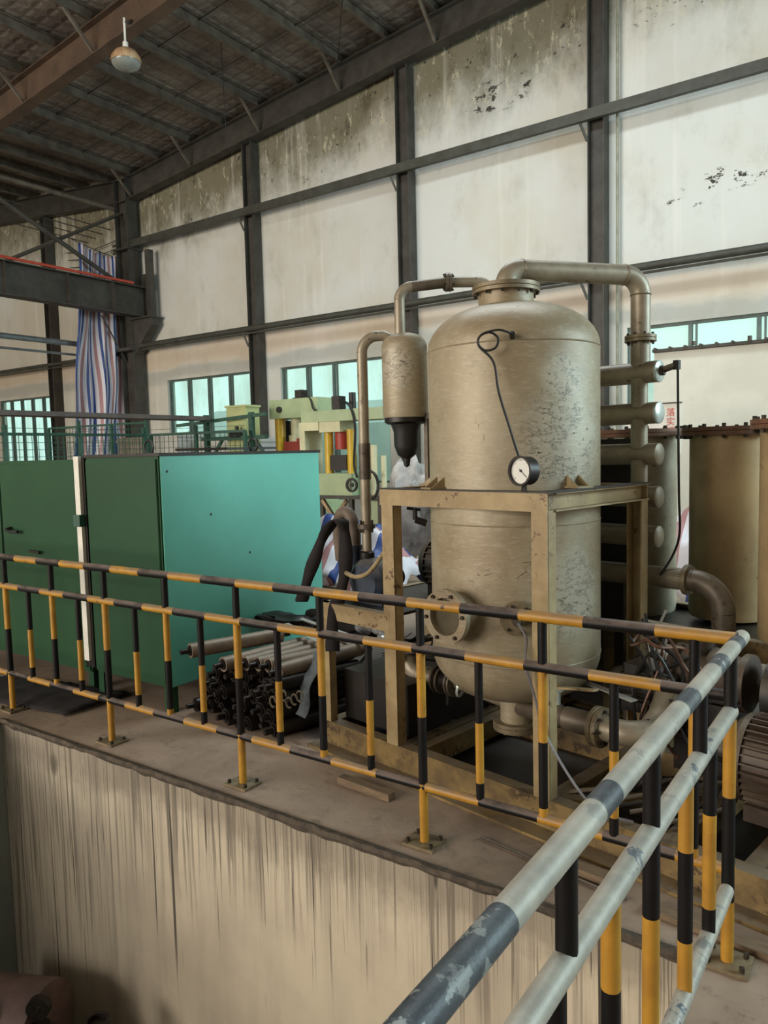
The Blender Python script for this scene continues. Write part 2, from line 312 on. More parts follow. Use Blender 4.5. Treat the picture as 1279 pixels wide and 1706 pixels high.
    def blob(s, c, r, sq=(1, 1, 1), amp=.25, fr=2.0, seed=0, sub=3, mi=0):
        bm = bmesh.new(); bmesh.ops.create_icosphere(bm, subdivisions=sub, radius=1)
        vs = []
        for v in bm.verts:
            q = v.co.copy(); k = 1+amp*noise.noise(q*fr+Vector((seed*7.1, seed*3.3, seed)))+.35*amp*noise.noise(q*fr*3+Vector((seed, 5, 2)))
            vs.append(Vector(c)+Vector((q.x*sq[0], q.y*sq[1], q.z*sq[2]))*r*k)
        fs = [[x.index for x in f.verts] for f in bm.faces]; bm.free(); return s.add(vs, fs, mi, True)
def to_mesh(mb, name, mats, off):
    me = bpy.data.meshes.new(name); me.from_pydata([tuple(v-off) for v in mb.v], [], mb.f)
    for m in (mats if isinstance(mats, (list, tuple)) else [mats]): me.materials.append(m)
    me.polygons.foreach_set('material_index', mb.mi); me.polygons.foreach_set('use_smooth', mb.sm)
    bm = bmesh.new(); bm.from_mesh(me); (bmesh.ops.remove_doubles(bm, verts=bm.verts, dist=1e-5) if any(mb.sm) else None); bmesh.ops.recalc_face_normals(bm, faces=bm.faces); bm.to_mesh(me); bm.free()
    me.update()
    try: me.set_sharp_from_angle(angle=R(38))
    except Exception: pass
    return me
class Thing:
    """an Empty at the thing's base; parts are given in the frame's coordinates (world, or the skid's turned frame)"""
    def __init__(s, name, label, cat, org, group=None, loc=None, rz=0.0):
        s.o = bpy.data.objects.new(name, None); COL.objects.link(s.o); s.org = Vector(org)
        s.o.empty_display_size = .1; s.o.location = loc if loc is not None else org; s.o.rotation_euler = (0, 0, rz)
        s.o['label'] = label; s.o['category'] = cat
        if group: s.o['group'] = group
    def part(s, name, mb, mats, parent=None, label=None, stuff=False):
        o = bpy.data.objects.new(name, to_mesh(mb, name, mats, s.org)); COL.objects.link(o); o.parent = parent or s.o
        if label: o['label'] = label
        if stuff: o['kind'] = 'stuff'
        return o
FL0 = Vector((-2.154, 3.117, 0)); SA = R(-10.5); SU = Vector((math.cos(SA), math.sin(SA), 0)); SV = Vector((-math.sin(SA), math.cos(SA), 0))
def skid(u, v, z=0): return FL0+SU*u+SV*v+Vector((0, 0, z))
def SThing(name, label, cat, org, group=None): return Thing(name, label, cat, org, group, skid(*org), SA)
def single(name, mb, mats, label, cat, org=None, group=None, sk=False):
    org = Vector(org) if org else mb.v[0].copy(); o = bpy.data.objects.new(name, to_mesh(mb, name, mats, org)); COL.objects.link(o)
    o.location = skid(*org) if sk else org
    if sk: o.rotation_euler = (0, 0, SA)
    o['label'] = label; o['category'] = cat
    if group: o['group'] = group
    return o
def struct(name, mb, mats, parent=None, org=(0, 0, 0)):
    o = bpy.data.objects.new(name, to_mesh(mb, name, mats, Vector(org))); COL.objects.link(o)
    if parent: o.parent = parent
    else: o.location = org; o['kind'] = 'structure'
    return o
def arc(c, p0, p1, n=7):
    """points of the quarter bend from p0 to p1 with centre c"""
    c = Vector(c); a = Vector(p0)-c; b = Vector(p1)-c; return [c+a*math.cos(t*math.pi/2/n)+b*math.sin(t*math.pi/2/n) for t in range(n+1)]
def spline(P, n=8):
    P = [Vector(p) for p in P]; out = []
    for i in range(len(P)-1):
        p0, p1, p2, p3 = P[max(i-1, 0)], P[i], P[i+1], P[min(i+2, len(P)-1)]
        for k in range(n):
            t = k/n; out.append(.5*((2*p1)+(p2-p0)*t+(2*p0-5*p1+4*p2-p3)*t*t+(3*p1-p0-3*p2+p3)*t**3))
    return out+[P[-1]]
def bolts(T, parent, c, axis, rad, n, r=.009, h=.02, ph=0.0, m=None):
    c = Vector(c); d = Vector(axis).normalized(); x = d.orthogonal().normalized() if abs(d.z) < .99 else Vector((1, 0, 0)); y = d.cross(x)
    for i in range(n):
        th = 2*math.pi*(i+ph)/n; p = c+(x*math.cos(th)+y*math.sin(th))*rad; T.part('bolt', MB().cyl(p-d*h*.3, p+d*h, r, n=6), m or BOLT, parent)

# ================================================================ STRUCTURE
VX = -16.8                     # valley column line between the two spans
def low(x): return 8.22+.1*abs(x-VX)   # lower edge of the rafters
RX = -2.0                      # ridge
def lowr(x): return low(x) if x < RX else low(RX)-.1*(x-RX)
# platform floor, pit
fl = MB().box(-32, 9, 2.44, 13.3, -.03, 0).box(-.52, 9, -14, 2.44, -.03, 0).box(-32, -4.74, -14, 2.44, -.03, 0).box(-4.74, -.52, -14, -5, -.03, 0)
struct('floor', fl, FLOOR)
struct('wall_front', MB().box(-32, 9, -14.3, -14, -3, 12), WHITEP)
struct('wall_left', MB().box(-32.3, -32, -14, 13.2, -3, 12), WHITEP)
struct('wall_right', MB().box(9, 9.3, -14, 13.2, -3, 12), WHITEP)
# ragged cement lip along the pit edge
lip = MB(); xs = [-4.74+i*.03 for i in range(int(4.22/.03)+1)]
prev = None
for x in xs:
    n1 = noise.noise(Vector((x*3, 0, 1))); n2 = noise.noise(Vector((x*11, 3, 1)))
    p = [Vector((x, 2.46, .004)), Vector((x, 2.432+.012*n1+.008*n2, .006+.006*n2)), Vector((x, 2.425+.012*n1+.01*n2, -.012)), Vector((x, 2.441, -.035-.02*n1+.012*n2))]
    if prev: lip.add(prev+p, [(0, 4, 5, 1), (1, 5, 6, 2), (2, 6, 7, 3)])
    prev = p
struct('trim_1', lip, mat('broken_cement_edge', (92, 82, 70), (62, 54, 46), 22, .9, bump=.5))
struct('wall_pit', MB().box(-4.74, -.52, 2.445, 2.62, -2.6, -.03), PIT)
struct('wall_pit_left', MB().box(-4.9, -4.745, -5, 2.62, -2.6, -.03), mat('pale_pit_side_wall', (150, 158, 152), (116, 124, 124), 2, .85, stretch=(1, 1, .2)))
struct('wall_pit_right', MB().box(-.515, -.36, -5, 2.44, -2.6, -.03), PIT)
struct('floor_pit', MB().box(-4.9, -.36, -5, 2.62, -2.8, -2.6), mat('pit_floor_grime', (84, 76, 68), (60, 54, 48), 3, .85))
struct('floor_yard', MB().box(-60, 60, -60, 60, -3.2, -3.0), mat('yard_ground', (120, 112, 100), (100, 92, 82), 1, .9))
# gable wall with window openings
WIN = [(-15.81, -12.85, 1.0, 3.63), (-11.87, -8.86, 1.0, 3.63), (-3.97, -.95, 1.0, 3.64), (-24.05, -21.06, 1.0, 3.57)]
def holes_wall(x0, x1, z0, z1, holes, y0, y1):
    m = MB(); xs = sorted({x0, x1}|{h[i] for h in holes for i in (0, 1)}); zs = sorted({z0, z1}|{h[i] for h in holes for i in (2, 3)})
    for i in range(len(xs)-1):
        for j in range(len(zs)-1):
            cx = (xs[i]+xs[i+1])/2; cz = (zs[j]+zs[j+1])/2
            if any(h[0] < cx < h[1] and h[2] < cz < h[3] for h in holes): continue
            m.box(xs[i], xs[i+1], y0, y1, zs[j], zs[j+1])
    return m
gw = holes_wall(-32, 9, 0, 8.2, WIN, 13.0, 13.24)
gw.prism([(-32, 8.2), (-32, lowr(-32)+.82), (VX, low(VX)+.82), (RX, low(RX)+.82), (9, lowr(9)+.82), (9, 8.2)], 13.0, 13.24)
struct('wall_back', gw, WALL)
def pane_row(i, x0, x1, z0, z1, n, rail=None):
    f = MB(); y0, y1 = 13.06, 13.12; t = .045
    f.box(x0, x1, y0, y1, z0, z0+t).box(x0, x1, y0, y1, z1-t, z1).box(x0, x0+t, y0, y1, z0+t, z1-t).box(x1-t, x1, y0, y1, z0+t, z1-t)
    root = struct('window_%d' % i, f, WFRAME, org=(0, 0, 0)); wdt = (x1-x0)/n
    for k in range(n):
        a = x0+k*wdt; b = a+wdt
        if k: struct('mullion', MB().box(a-.03, a+.03, y0-.01, y1, z0+t, z1-t), WFRAME, root)
        struct('pane', MB().box(a+.03, b-.03, 13.085, 13.095, z0+t, z1-t), PANE, root)
        # narrow sash stile beside each mullion
        struct('sash_stile', MB().box(a+.075, a+.105, y0, y1-.02, z0+t, z1-t), WFRAME, root)
pane_row(1, *WIN[0], 4); pane_row(2, *WIN[1], 4); pane_row(3, *WIN[2], 3); pane_row(4, *WIN[3], 5)
# a low house and hedge far outside, faintly seen through the dusty panes
single('outside_building', MB().box(-30, -4, 26, 30, -3, 2.9).prism([(26, 2.9), (30, 2.9), (28, 4.0)], -30.3, -3.7, 'x'), mat('far_pale_render', (196, 206, 204), (182, 192, 192), .5, .9), 'pale low building outside, faint behind the dusty windows', 'building', (-17, 28, -3))
# roof: one insulation panel between each pair of purlins
PX = [VX+.35+1.13*i for i in range(14)]
ceil = struct('ceiling', MB().box(-32, 9, -14, 13.3, 10.6, 10.7), STEEL)
def zsheet(x): return lowr(x)+.58+.2
for i in range(len(PX)-1):
    for y0, y1 in ((-14.0, 4.25), (4.25, 8.6), (8.6, 13.0)):
        a, b = PX[i], PX[i+1]; m = MB()
        m.hexa([(a, y0, zsheet(a)), (b, y0, zsheet(b)), (b, y1, zsheet(b)), (a, y1, zsheet(a)), (a, y0, zsheet(a)+.06), (b, y0, zsheet(b)+.06), (b, y1, zsheet(b)+.06), (a, y1, zsheet(a)+.06)])
        struct('roof_panel', m, ROOF, ceil)
m = MB()
for a, b in ((-32, VX+.35), (PX[-1], RX), (RX, 9)):
    pts = [a, VX, b] if a < VX < b else [a, b]
    for p, q in zip(pts, pts[1:]):
        m.hexa([(p, -14, zsheet(p)), (q, -14, zsheet(q)), (q, 13, zsheet(q)), (p, 13, zsheet(p)), (p, -14, zsheet(p)+.06), (q, -14, zsheet(q)+.06), (q, 13, zsheet(q)+.06), (p, 13, zsheet(p)+.06)])
struct('roof_panel', m, ROOF, ceil)
# rafters
def rafter(name, label, y, mtl, xa=VX, xb=RX, h=.56, wd=.24):
    T = Thing(name, label, 'rafter', (xa, y, low(xa)))
    a = Vector((xa, y, lowr(xa)+h/2)); b = Vector((xb, y, lowr(xb)+h/2))
    T.part('girder', MB().ibeam(a, b, h, wd, .022, (0, 0, 1)), mtl)
    for i, x in enumerate(PX):
        if not xa < x < xb: continue
        for s in (() if i % 2 else ((1, -1) if y < 12 else (-1,))):
            T.part('fly_brace', MB().bar((x, y+s*.05, lowr(x)+.04), (x, y+s*.62, lowr(x)+h+.02), .05, .05), PURLIN)
        T.part('purlin_cleat', MB().box(x-.05, x+.05, y-.1, y+.1, lowr(x)+h-.01, lowr(x)+h+.14), mtl)
    return T
rafter('roof_rafter', 'dark steel rafter running up along the top of the back wall', 12.72, STEEL)
rafter('roof_rafter', 'brown primed rafter nearest the viewer, carrying the dome lamp', 8.6, RAFTER)
rafter('roof_rafter', 'dark rafter of the neighbouring span beyond the valley column', 8.6, STEEL, -31, VX)
rafter('roof_rafter', 'dark rafter against the back wall in the neighbouring span', 12.72, STEEL, -31, VX)
ordn = ['first', 'second', 'third', 'fourth', 'fifth', 'sixth', 'seventh', 'eighth', 'ninth', 'tenth', 'eleventh', 'twelfth', 'thirteenth', 'fourteenth']
for i, x in enumerate(PX):
    z = lowr(x)+.56; m = MB().section((x, 2.0, z+.1), (x, 12.98, z+.1), [(-.1, 0), (-.1, .07), (-.085, .07), (-.085, .012), (.085, .012), (.085, .07), (.1, .07), (.1, 0)], (0, 0, 1))
    single('roof_purlin', m, PURLIN, '%s grey steel roof purlin up the slope from the valley column' % ordn[i], 'purlin', (x, 7, z), 'roof purlins')
for i in range(5):
    x = VX-.7-1.2*i; z = lowr(x)+.56
    single('roof_purlin', MB().section((x, 2.0, z+.1), (x, 12.98, z+.1), [(-.1, 0), (-.1, .07), (-.085, .07), (-.085, .012), (.085, .012), (.085, .07), (.1, .07), (.1, 0)], (0, 0, 1)), PURLIN, '%s purlin beyond the valley, in the dark neighbouring roof' % ordn[i], 'purlin', (x, 7, z), 'purlins of the neighbouring roof')
def rod(name, a, b, r, mtl, label, cat, group=None, n=8): return single(name, MB().cyl(a, b, r, n=n), mtl, label, cat, a, group)
rod('roof_tie_rod', (PX[6], 8.7, zsheet(PX[6])-.26), (PX[9], 12.6, zsheet(PX[9])-.26), .012, STEEL, 'thin diagonal tie rod crossing below the roof, rising to the wall', 'rod')
rod('roof_tie_rod', (PX[9], 8.7, zsheet(PX[9])-.26), (PX[6], 12.6, zsheet(PX[6])-.26), .012, STEEL, 'thin diagonal tie rod crossing below the roof, falling to the wall', 'rod')
for k, yy in enumerate((9.95, 11.3)):
    m = MB().tube([(x, yy, zsheet(x)-.06) for x in PX[:12]], .014, 6); single('sag_rod', m, STEEL, ('thin sag rod threading the purlins nearer the lamp', 'thin sag rod threading the purlins nearer the wall')[k], 'rod', (PX[0], yy, zsheet(PX[0])))
rod('hanging_wire', (PX[5], 10.5, zsheet(PX[5])), (PX[5]+.05, 10.5, 7.6), .008, BLACK, 'thin wire hanging straight down from the roof', 'wire')
# gable columns, girts
for x, lab, hh in ((-12.43, 'steel wall column between the first two windows', 8.6), (-8.25, 'steel wall column rising behind the small separator vessel', 9.05), (-4.41, 'steel wall column just right of the big tank', 9.4), (-20.6, 'steel wall column behind the striped curtain', 8.6)):
    T = Thing('steel_column', lab, 'column', (x, 12.83, 0)); T.part('shaft', MB().ibeam((x, 12.85, 0), (x, 12.85, lowr(x)), .28, .26, .016, (1, 0, 0)), STEEL)
    T.part('base_plate', MB().box(x-.2, x+.2, 12.65, 12.99, 0, .02), STEEL)
T = Thing('valley_column', 'heavy dark steel column between the two hall spans', 'column', (VX, 12.7, 0))
T.part('shaft', MB().ibeam((VX, 12.72, 0), (VX, 12.72, 8.8), .5, .32, .02, (1, 0, 0)), STEEL)
T.part('crane_bracket', MB().prism([(VX+.25, 5.2), (VX+.98, 5.2), (VX+.98, 5.02), (VX+.3, 4.35), (VX+.25, 4.35)], 12.6, 12.84, 'y'), STEEL)
T.part('bracket_plate', MB().box(VX+.2, VX+1.02, 12.5, 12.94, 5.19, 5.23), STEEL)
T.part('cap_plate', MB().box(VX-.3, VX+.3, 12.5, 12.94, 7.0, 7.05), STEEL)
T.part('upright_stub', MB().box(VX+.78, VX+.92, 12.64, 12.8, 5.2, 6.9), STEEL)
T.part('pipe_clamp', MB().box(VX-.34, VX+.34, 12.42, 12.98, 4.42, 4.5), STEEL)
def girt(z, h, label, xa, xb, kind):
    T = Thing('wall_girt', label, 'girt', (xa, 12.68, z))
    if kind == 'pipe': T.part('pipe', MB().cyl((xa, 12.64, z), (xb, 12.64, z), h/2, n=12), GIRT); T.part('angle', MB().bar((xa, 12.69, z-.09), (xb, 12.69, z-.09), .04, .04), GIRT)
    else: T.part('channel', MB().channel((xa, 12.6, z), (xb, 12.6, z), h, .09, .01, (0, -1, 0)), GIRT)
    for x in (-12.43, -8.25, -4.41):
        if xa < x < xb: T.part('knee_brace', MB().bar((x-.25, 12.66, z-.06), (x-.14, 12.72, z-.38), .04, .04), GIRT)
girt(7.13, .17, 'upper dark steel girt across the back wall', VX, 9, 'c'); girt(4.53, .13, 'lower pipe girt running across the wall above the windows', VX, 9, 'pipe')
girt(4.40, .1, 'girt on the neighbouring span wall left of the curtain', -32, VX-.3, 'pipe')
rod('wall_conduit', (-4.1, 12.9, 0), (-4.1, 12.9, 9.3), .025, mat('pale_conduit', (150, 150, 132), (120, 120, 104), 5, .5), 'thin pale vertical conduit on the wall beside the right column', 'conduit')
for k, (z, dz) in enumerate(((7.05, .04), (4.45, .03), (6.0, .03))): pass
# crane runway
T = Thing('crane_runway_beam', 'dark steel crane runway beam with orange conductor on top', 'beam', (-16.2, 12.9, 5.23))
T.part('girder', MB().ibeam((-16.2, 1.5, 5.6), (-16.2, 12.9, 5.6), .74, .34, .025, (0, 0, 1)), STEEL)
for y in (4.5, 6.0, 7.5, 9.0, 10.5, 11.7, 12.75): T.part('stiffener', MB().box(-16.35, -16.05, y-.01, y+.01, 5.26, 5.95), STEEL)
T.part('conductor_rail', MB().cyl((-16.08, 1.5, 6.03), (-16.08, 12.3, 6.03), .035, n=8), ORANGE, label='orange-red conductor rail')
T.part('end_stop', MB().box(-16.36, -16.0, 12.78, 12.9, 5.97, 6.35), STEEL)
X2 = VX-.05
rod('cross_brace', (X2, 8.2, 8.05), (X2, 12.62, 6.08), .055, STEEL, 'tubular brace falling to the valley column above the runway beam', 'brace'); rod('cross_brace', (X2-.06, 9.3, 6.05), (X2-.06, 12.62, 7.94), .045, STEEL, 'tubular brace rising to the valley column above the runway beam', 'brace')
rod('eaves_strut', (VX-.3, 4, 8.1), (VX-.3, 12.6, 8.1), .06, PURLIN, 'long grey strut under the valley ending at the column', 'strut')
for k in range(4): rod('overhead_wire', (VX-.9-.35*k, 4.0, 7.95-.05*k), (VX-.9-.35*k, 12.9, 7.75-.05*k), .014, STEEL, '%s thin wire stretched under the dark neighbouring roof, from the column' % ordn[k], 'wire', 'wires beyond the column')
rod('service_pipe', (-17.6, 3.5, 4.6), (-17.6, 12.9, 4.6), .07, ALU, 'thick blue-grey service pipe passing behind the striped curtain', 'pipe', n=12); rod('service_pipe', (-17.6, 3.5, 4.32), (-17.6, 12.9, 4.32), .03, ALU, 'thin pale service pipe below the thick one', 'pipe')
# hanging electrical fittings on the wall above the curtain
m = MB()
for k in range(4): m.tube(spline([(-19.8+.1*k, 12.9, 7.5-.22*k), (-18.6, 12.85, 7.35-.2*k), (-17.4, 12.9, 7.45-.22*k)], 5), .012, 5)
for k in range(6): m.cyl((-17.6, 12.88, 6.3+.2*k), (-17.3, 12.88, 6.3+.2*k), .03, n=6)
single('insulator_wires', m, STEEL, 'bunch of old wires and insulators on the wall beside the valley column', 'wires', (-18, 12.9, 6.4))

# ================================================================ MIDGROUND LEFT
# striped curtain
def cloth(name, P, nu, nv, stripes, label, cat, group=None, thick=.006):
    vs = [P(i/nu, j/nv) for j in range(nv+1) for i in range(nu+1)]
    me = bpy.data.meshes.new(name); org = vs[0].copy(); f = [(j*(nu+1)+i, j*(nu+1)+i+1, (j+1)*(nu+1)+i+1, (j+1)*(nu+1)+i) for j in range(nv) for i in range(nu)]
    me.from_pydata([tuple(v-org) for v in vs], [], f); uv = me.uv_layers.new(name='UVMap')
    for p in me.polygons:
        p.use_smooth = True
        for li in p.loop_indices: k = me.loops[li].vertex_index; uv.data[li].uv = ((k % (nu+1))/nu*stripes, (k//(nu+1))/nv)
    me.materials.append(STRIPE); o = bpy.data.objects.new(name, me); COL.objects.link(o); o.location = org
    md = o.modifiers.new('thickness', 'SOLIDIFY'); md.thickness = thick
    o['label'] = label; o['category'] = cat
    if group: o['group'] = group
    return o
def curt(a, b):
    z = 7.02-.22*a-(b*5.5)*(1-.0*a)
    y0 = 11.56-.55*b; y1 = 12.98 if b < .5 else 12.98+.1*math.sin((b-.5)*6)
    if b > .58 and a > .6: y1 -= .4*(b-.58)
    y = y0+(y1-y0)*a; q = noise.noise(Vector((a*3, b*3, 4)))
    f = .05+.07*b
    return Vector((-17.2+f*math.sin(a*30+2*q+b*2)+.08*math.sin(a*11+b*4), y+.05*math.sin(b*9+a*5)*b+.04*q, z+.03*math.sin(a*48)*(1-b)))
cloth('striped_curtain', curt, 150, 60, 9.5, 'tall red, white and blue striped tarp hanging by the column', 'curtain')
m = MB().tube(spline([(-17.2, 11.4, 7.1), (-17.2, 12.2, 6.95), (-17.2, 13.0, 6.85)], 6), .012, 6)
single('curtain_wire', m, STEEL, 'wire holding up the striped curtain', 'wire', (-17.2, 13, 6.85))
rod('curtain_brace', (-17.02, 12.0, 5.3), (-17.0, 12.95, 3.75), .02, STEEL, 'thin dark bar slanting across the front of the striped curtain', 'bar')
# canopy board, green mesh fence
single('canopy_board', MB().box(-9.35, -9.0, 3.6, 8.2, 2.21, 2.27), BOARD, 'long dark plank shelf raised on green posts behind the cabinets', 'shelf', (-9.2, 6, 2.21))
def fence(label, a, b, ztop, gate=False):
    a = Vector(a); b = Vector(b); T = Thing('mesh_fence', label, 'fence', a); d = (b-a).normalized(); L = (b-a).length; fr = MB()
    for z in (ztop, .15): T.part('rail', MB().bar(a+Vector((0, 0, z)), b+Vector((0, 0, z)), .035, .035), FGREEN)
    n = max(1, round(L/1.1))
    for i in range(n+1): p = a+d*(L*i/n); T.part('post', MB().bar(p, p+Vector((0, 0, ztop+(.12 if i % 2 else 0))), .05, .05), FGREEN)
    mesh = MB(); k = int(L/.1)
    for i in range(k+1): p = a+d*(L*i/k); mesh.bar(p+Vector((0, 0, .15)), p+Vector((0, 0, ztop)), .007, .007)
    for j in range(int(ztop/.1)): mesh.bar(a+Vector((0, 0, .2+j*.1)), b+Vector((0, 0, .2+j*.1)), .007, .007)
    T.part('wire_mesh', mesh, FGREEN, stuff=True); return T
fence('green wire-mesh fence running back behind the left green cabinet', (-10.0, 4.3, 0), (-10.25, 7.9, 0), 2.02)
fence('green wire-mesh fence crossing in front of the first window', (-10.2, 8.0, 0), (-8.2, 8.15, 0), 2.02)
fence('far green wire-mesh fence below the leftmost window', (-14.6, 8.9, 0), (-11.6, 9.0, 0), 2.3)
T = Thing('green_workbench_frame', 'green steel frame with cross bar in front of the first window', 'frame', (-8.6, 8.3, 0))
for x in (-9.2, -8.2): T.part('post', MB().bar((x, 8.3, 0), (x, 8.3, 2.3), .07, .07), FGREEN)
T.part('cross_bar', MB().bar((-9.9, 8.3, 2.16), (-7.9, 8.3, 2.26), .05, .05), FGREEN); T.part('cross_bar', MB().bar((-9.3, 8.3, 1.92), (-7.9, 8.3, 1.92), .06, .06), FGREEN)
T.part('brace', MB().bar((-9.15, 8.3, 1.55), (-8.85, 8.3, 1.9), .04, .04), FGREEN); T.part('brace', MB().bar((-8.15, 8.3, 1.9), (-7.9, 8.3, 1.6), .04, .04), FGREEN)
T.part('clamp', MB().box(-8.62, -8.42, 8.22, 8.38, 1.93, 2.03).cyl((-8.52, 8.3, 2.03), (-8.52, 8.3, 2.1), .03), IRON)
single('storage_crate', MB().box(-12.9, -12.0, 9.3, 9.9, 0, 2.05).box(-12.92, -11.98, 9.28, 9.92, 1.95, 2.0), mat('brown_crate', (126, 116, 104), (104, 96, 84), 4, .7), 'brown-grey tall crate behind the fence under the striped curtain', 'crate', (-12.4, 9.6, 0))
single('storage_crate', MB().box(-11.9, -11.1, 9.3, 9.9, 0, 2.1).box(-11.92, -11.08, 9.28, 9.92, 2.02, 2.06), GREYP, 'pale grey crate behind the fence right of the brown crate', 'crate', (-11.5, 9.6, 0))
single('storage_crate', MB().box(-10.9, -9.3, 9.6, 10.3, 0, 1.95).box(-10.92, -9.28, 9.58, 10.32, 1.88, 1.92), GREYP, 'wide pale grey crate behind the fence below the first window', 'crate', (-10.1, 9.9, 0))
# ---- presses
single('control_cabinet', MB().box(-8.84, -8.42, 8.4, 8.7, 0, 2.4).box(-8.8, -8.46, 8.385, 8.4, .3, 2.33).box(-8.86, -8.40, 8.38, 8.72, 2.4, 2.43), OLIVE, 'tall pale olive control cabinet left of the presses', 'cabinet', (-8.6, 8.7, 0))
T = Thing('hydraulic_press', 'pale green hydraulic press with yellow column and red parts', 'press', (-7.94, 9.20, 0))
T.part('crosshead', MB().box(-8.49, -7.48, 9.00, 9.45, 2.22, 2.52), MINT); T.part('crosshead_eye', MB().cyl((-8.26, 9.00, 2.36), (-8.26, 8.97, 2.36), .05), BLACK)
T.part('motor_block', MB().box(-8.02, -7.88, 9.10, 9.25, 2.52, 2.66).box(-8.05, -7.85, 9.07, 9.28, 2.52, 2.54), IRON)
T.part('column', MB().cyl((-8.37, 9.12, .6), (-8.37, 9.12, 2.22), .085, n=14), YELLOW); T.part('column', MB().cyl((-7.94, 9.35, .6), (-7.94, 9.35, 2.22), .055, n=12), STEEL)
T.part('ram', MB().cyl((-8.09, 9.20, 1.95), (-8.09, 9.20, 2.22), .09, n=14).cyl((-8.09, 9.20, 1.85), (-8.09, 9.20, 1.95), .13, n=14), CREAM)
T.part('tool_block', MB().box(-8.24, -7.82, 9.05, 9.35, 1.62, 1.85).box(-8.15, -7.90, 9.10, 9.30, 1.85, 1.9), REDP); T.part('bed', MB().box(-8.58, -7.41, 8.90, 9.5, .2, .9).box(-9.05, -7.47, 8.95, 9.45, .9, 1.0), MINT)
T.part('hose', MB().tube(spline([(-7.88, 9.10, 2.62), (-7.62, 9.00, 2.5), (-7.47, 8.95, 2.3), (-6.95, 8.95, 2.25)], 6), .014, 6), BLACK)
T.part('backing_plate', MB().box(-8.63, -8.42, 9.40, 9.45, .8, 2.2), IRON)
T = Thing('hydraulic_press', 'cream hydraulic press with twin yellow columns beside the long thin pipe', 'press', (-6.6, 8.7, 0))
T.part('crosshead', MB().box(-7.3, -5.85, 8.4, 8.8, 2.1, 2.26), MINT); T.part('side_frame', MB().box(-7.34, -7.24, 8.4, 8.8, .3, 2.1).box(-7.24, -6.98, 8.4, 8.8, 1.98, 2.1), CREAM)
T.part('oil_box', MB().box(-6.98, -6.6, 8.42, 8.8, 1.95, 2.1), CREAM); T.part('pump_head', MB().box(-6.8, -6.66, 8.5, 8.65, 2.26, 2.46).cyl((-6.5, 8.6, 2.26), (-6.5, 8.6, 2.5), .05), IRON)
for x in (-6.91, -6.5): T.part('column', MB().cyl((x, 8.55, 1.3), (x, 8.55, 1.98), .065, n=14), YELLOW)
T.part('ram_housing', MB().cyl((-6.72, 8.62, 1.7), (-6.72, 8.62, 2.1), .1, n=14), REDP); T.part('die', MB().box(-6.86, -6.56, 8.5, 8.75, 1.4, 1.62), IRON)
T.part('bed', MB().box(-7.0, -6.4, 8.4, 8.9, 1.05, 1.36), MINT); T.part('bed_lip', MB().box(-7.04, -5.9, 8.36, 8.92, 1.0, 1.05), STEEL)
T.part('handwheel', MB().ring((-6.36, 8.36, 1.2), (0, -1, 0), .07, .1, .03, 20).cyl((-6.36, 8.36, 1.2), (-6.36, 8.33, 1.2), .03), IRON)
T.part('chain_loop', MB().tube([(-6.05+.13*math.cos(t*.35), 8.36, 1.2+.19*math.sin(t*.35)) for t in range(19)], .022, 6), IRON)
T.part('guard', MB().box(-6.3, -5.85, 8.5, 8.8, .55, .98), MINT)
for x in (-6.98, -6.45, -5.95): T.part('leg', MB().bar((x, 8.45, 0), (x, 8.45, 1.0), .06, .06), STEEL)
T.part('cross_stay', MB().bar((-6.95, 8.42, .98), (-6.5, 8.42, .4), .05, .05), FRAME); T.part('cross_stay', MB().bar((-6.95, 8.40, .4), (-6.5, 8.40, .98), .05, .05), FRAME)
T.part('hose', MB().tube(spline([(-6.66, 8.5, 2.4), (-6.4, 8.4, 2.3), (-6.3, 8.38, 2.0), (-6.35, 8.4, 1.5), (-6.3, 8.4, 1.3)], 6), .018, 6), BLACK)
T.part('pipe_stack', MB().cyl((-6.15, 8.6, 1.05), (-6.15, 8.6, 1.75), .05).cyl((-6.02, 8.65, 1.05), (-6.02, 8.65, 1.6), .04), CREAM)
# heaps behind the tank
for k, (c, r, sq, sd) in enumerate((((-4.98, 7.75, .95), .40, (.8, .6, 1.5), 1), ((-4.30, 7.8, 1.0), .42, (.75, .6, 1.5), 2), ((-4.6, 8.5, .6), .55, (1.1, .6, 1), 3), ((-3.75, 7.2, .42), .36, (.9, .9, 1), 4))):
    single('plastic_sack', MB().blob(c, r, sq, .35, 2.4, sd, 4), BAG, ('crumpled grey-white plastic sack left of the tank above the tarp', 'crumpled grey-white sack nearest the tank edge above the tarp', 'large pale sack at the back of the heap left of the tank', 'small pale sack low in the heap left of the tank')[k], 'sack', (c[0], c[1], 0), 'plastic sacks heaped behind the tank')
def heap(cx, cy, rx, ry, h, sd):
    def P(a, b):
        x = (a-.5)*2; y = (b-.5)*2; q = noise.noise(Vector((a*4, b*4, sd)))+.5*noise.noise(Vector((a*9, b*9, sd)))
        return Vector((cx+rx*x, cy+ry*y, max(.02, h*(1-.75*(x*x+y*y)/1.3)+.22*q)))
    return P
cloth('tarp_heap', heap(-5.1, 6.6, .9, .6, .88, 1), 40, 34, 5, 'heap of red, white and blue striped tarp behind the blue pump', 'tarp')
cloth('tarp_heap', heap(-1.75, 7.4, .9, .6, 1.0, 5), 40, 34, 5, 'heap of striped tarp seen between the two rear vessels', 'tarp')
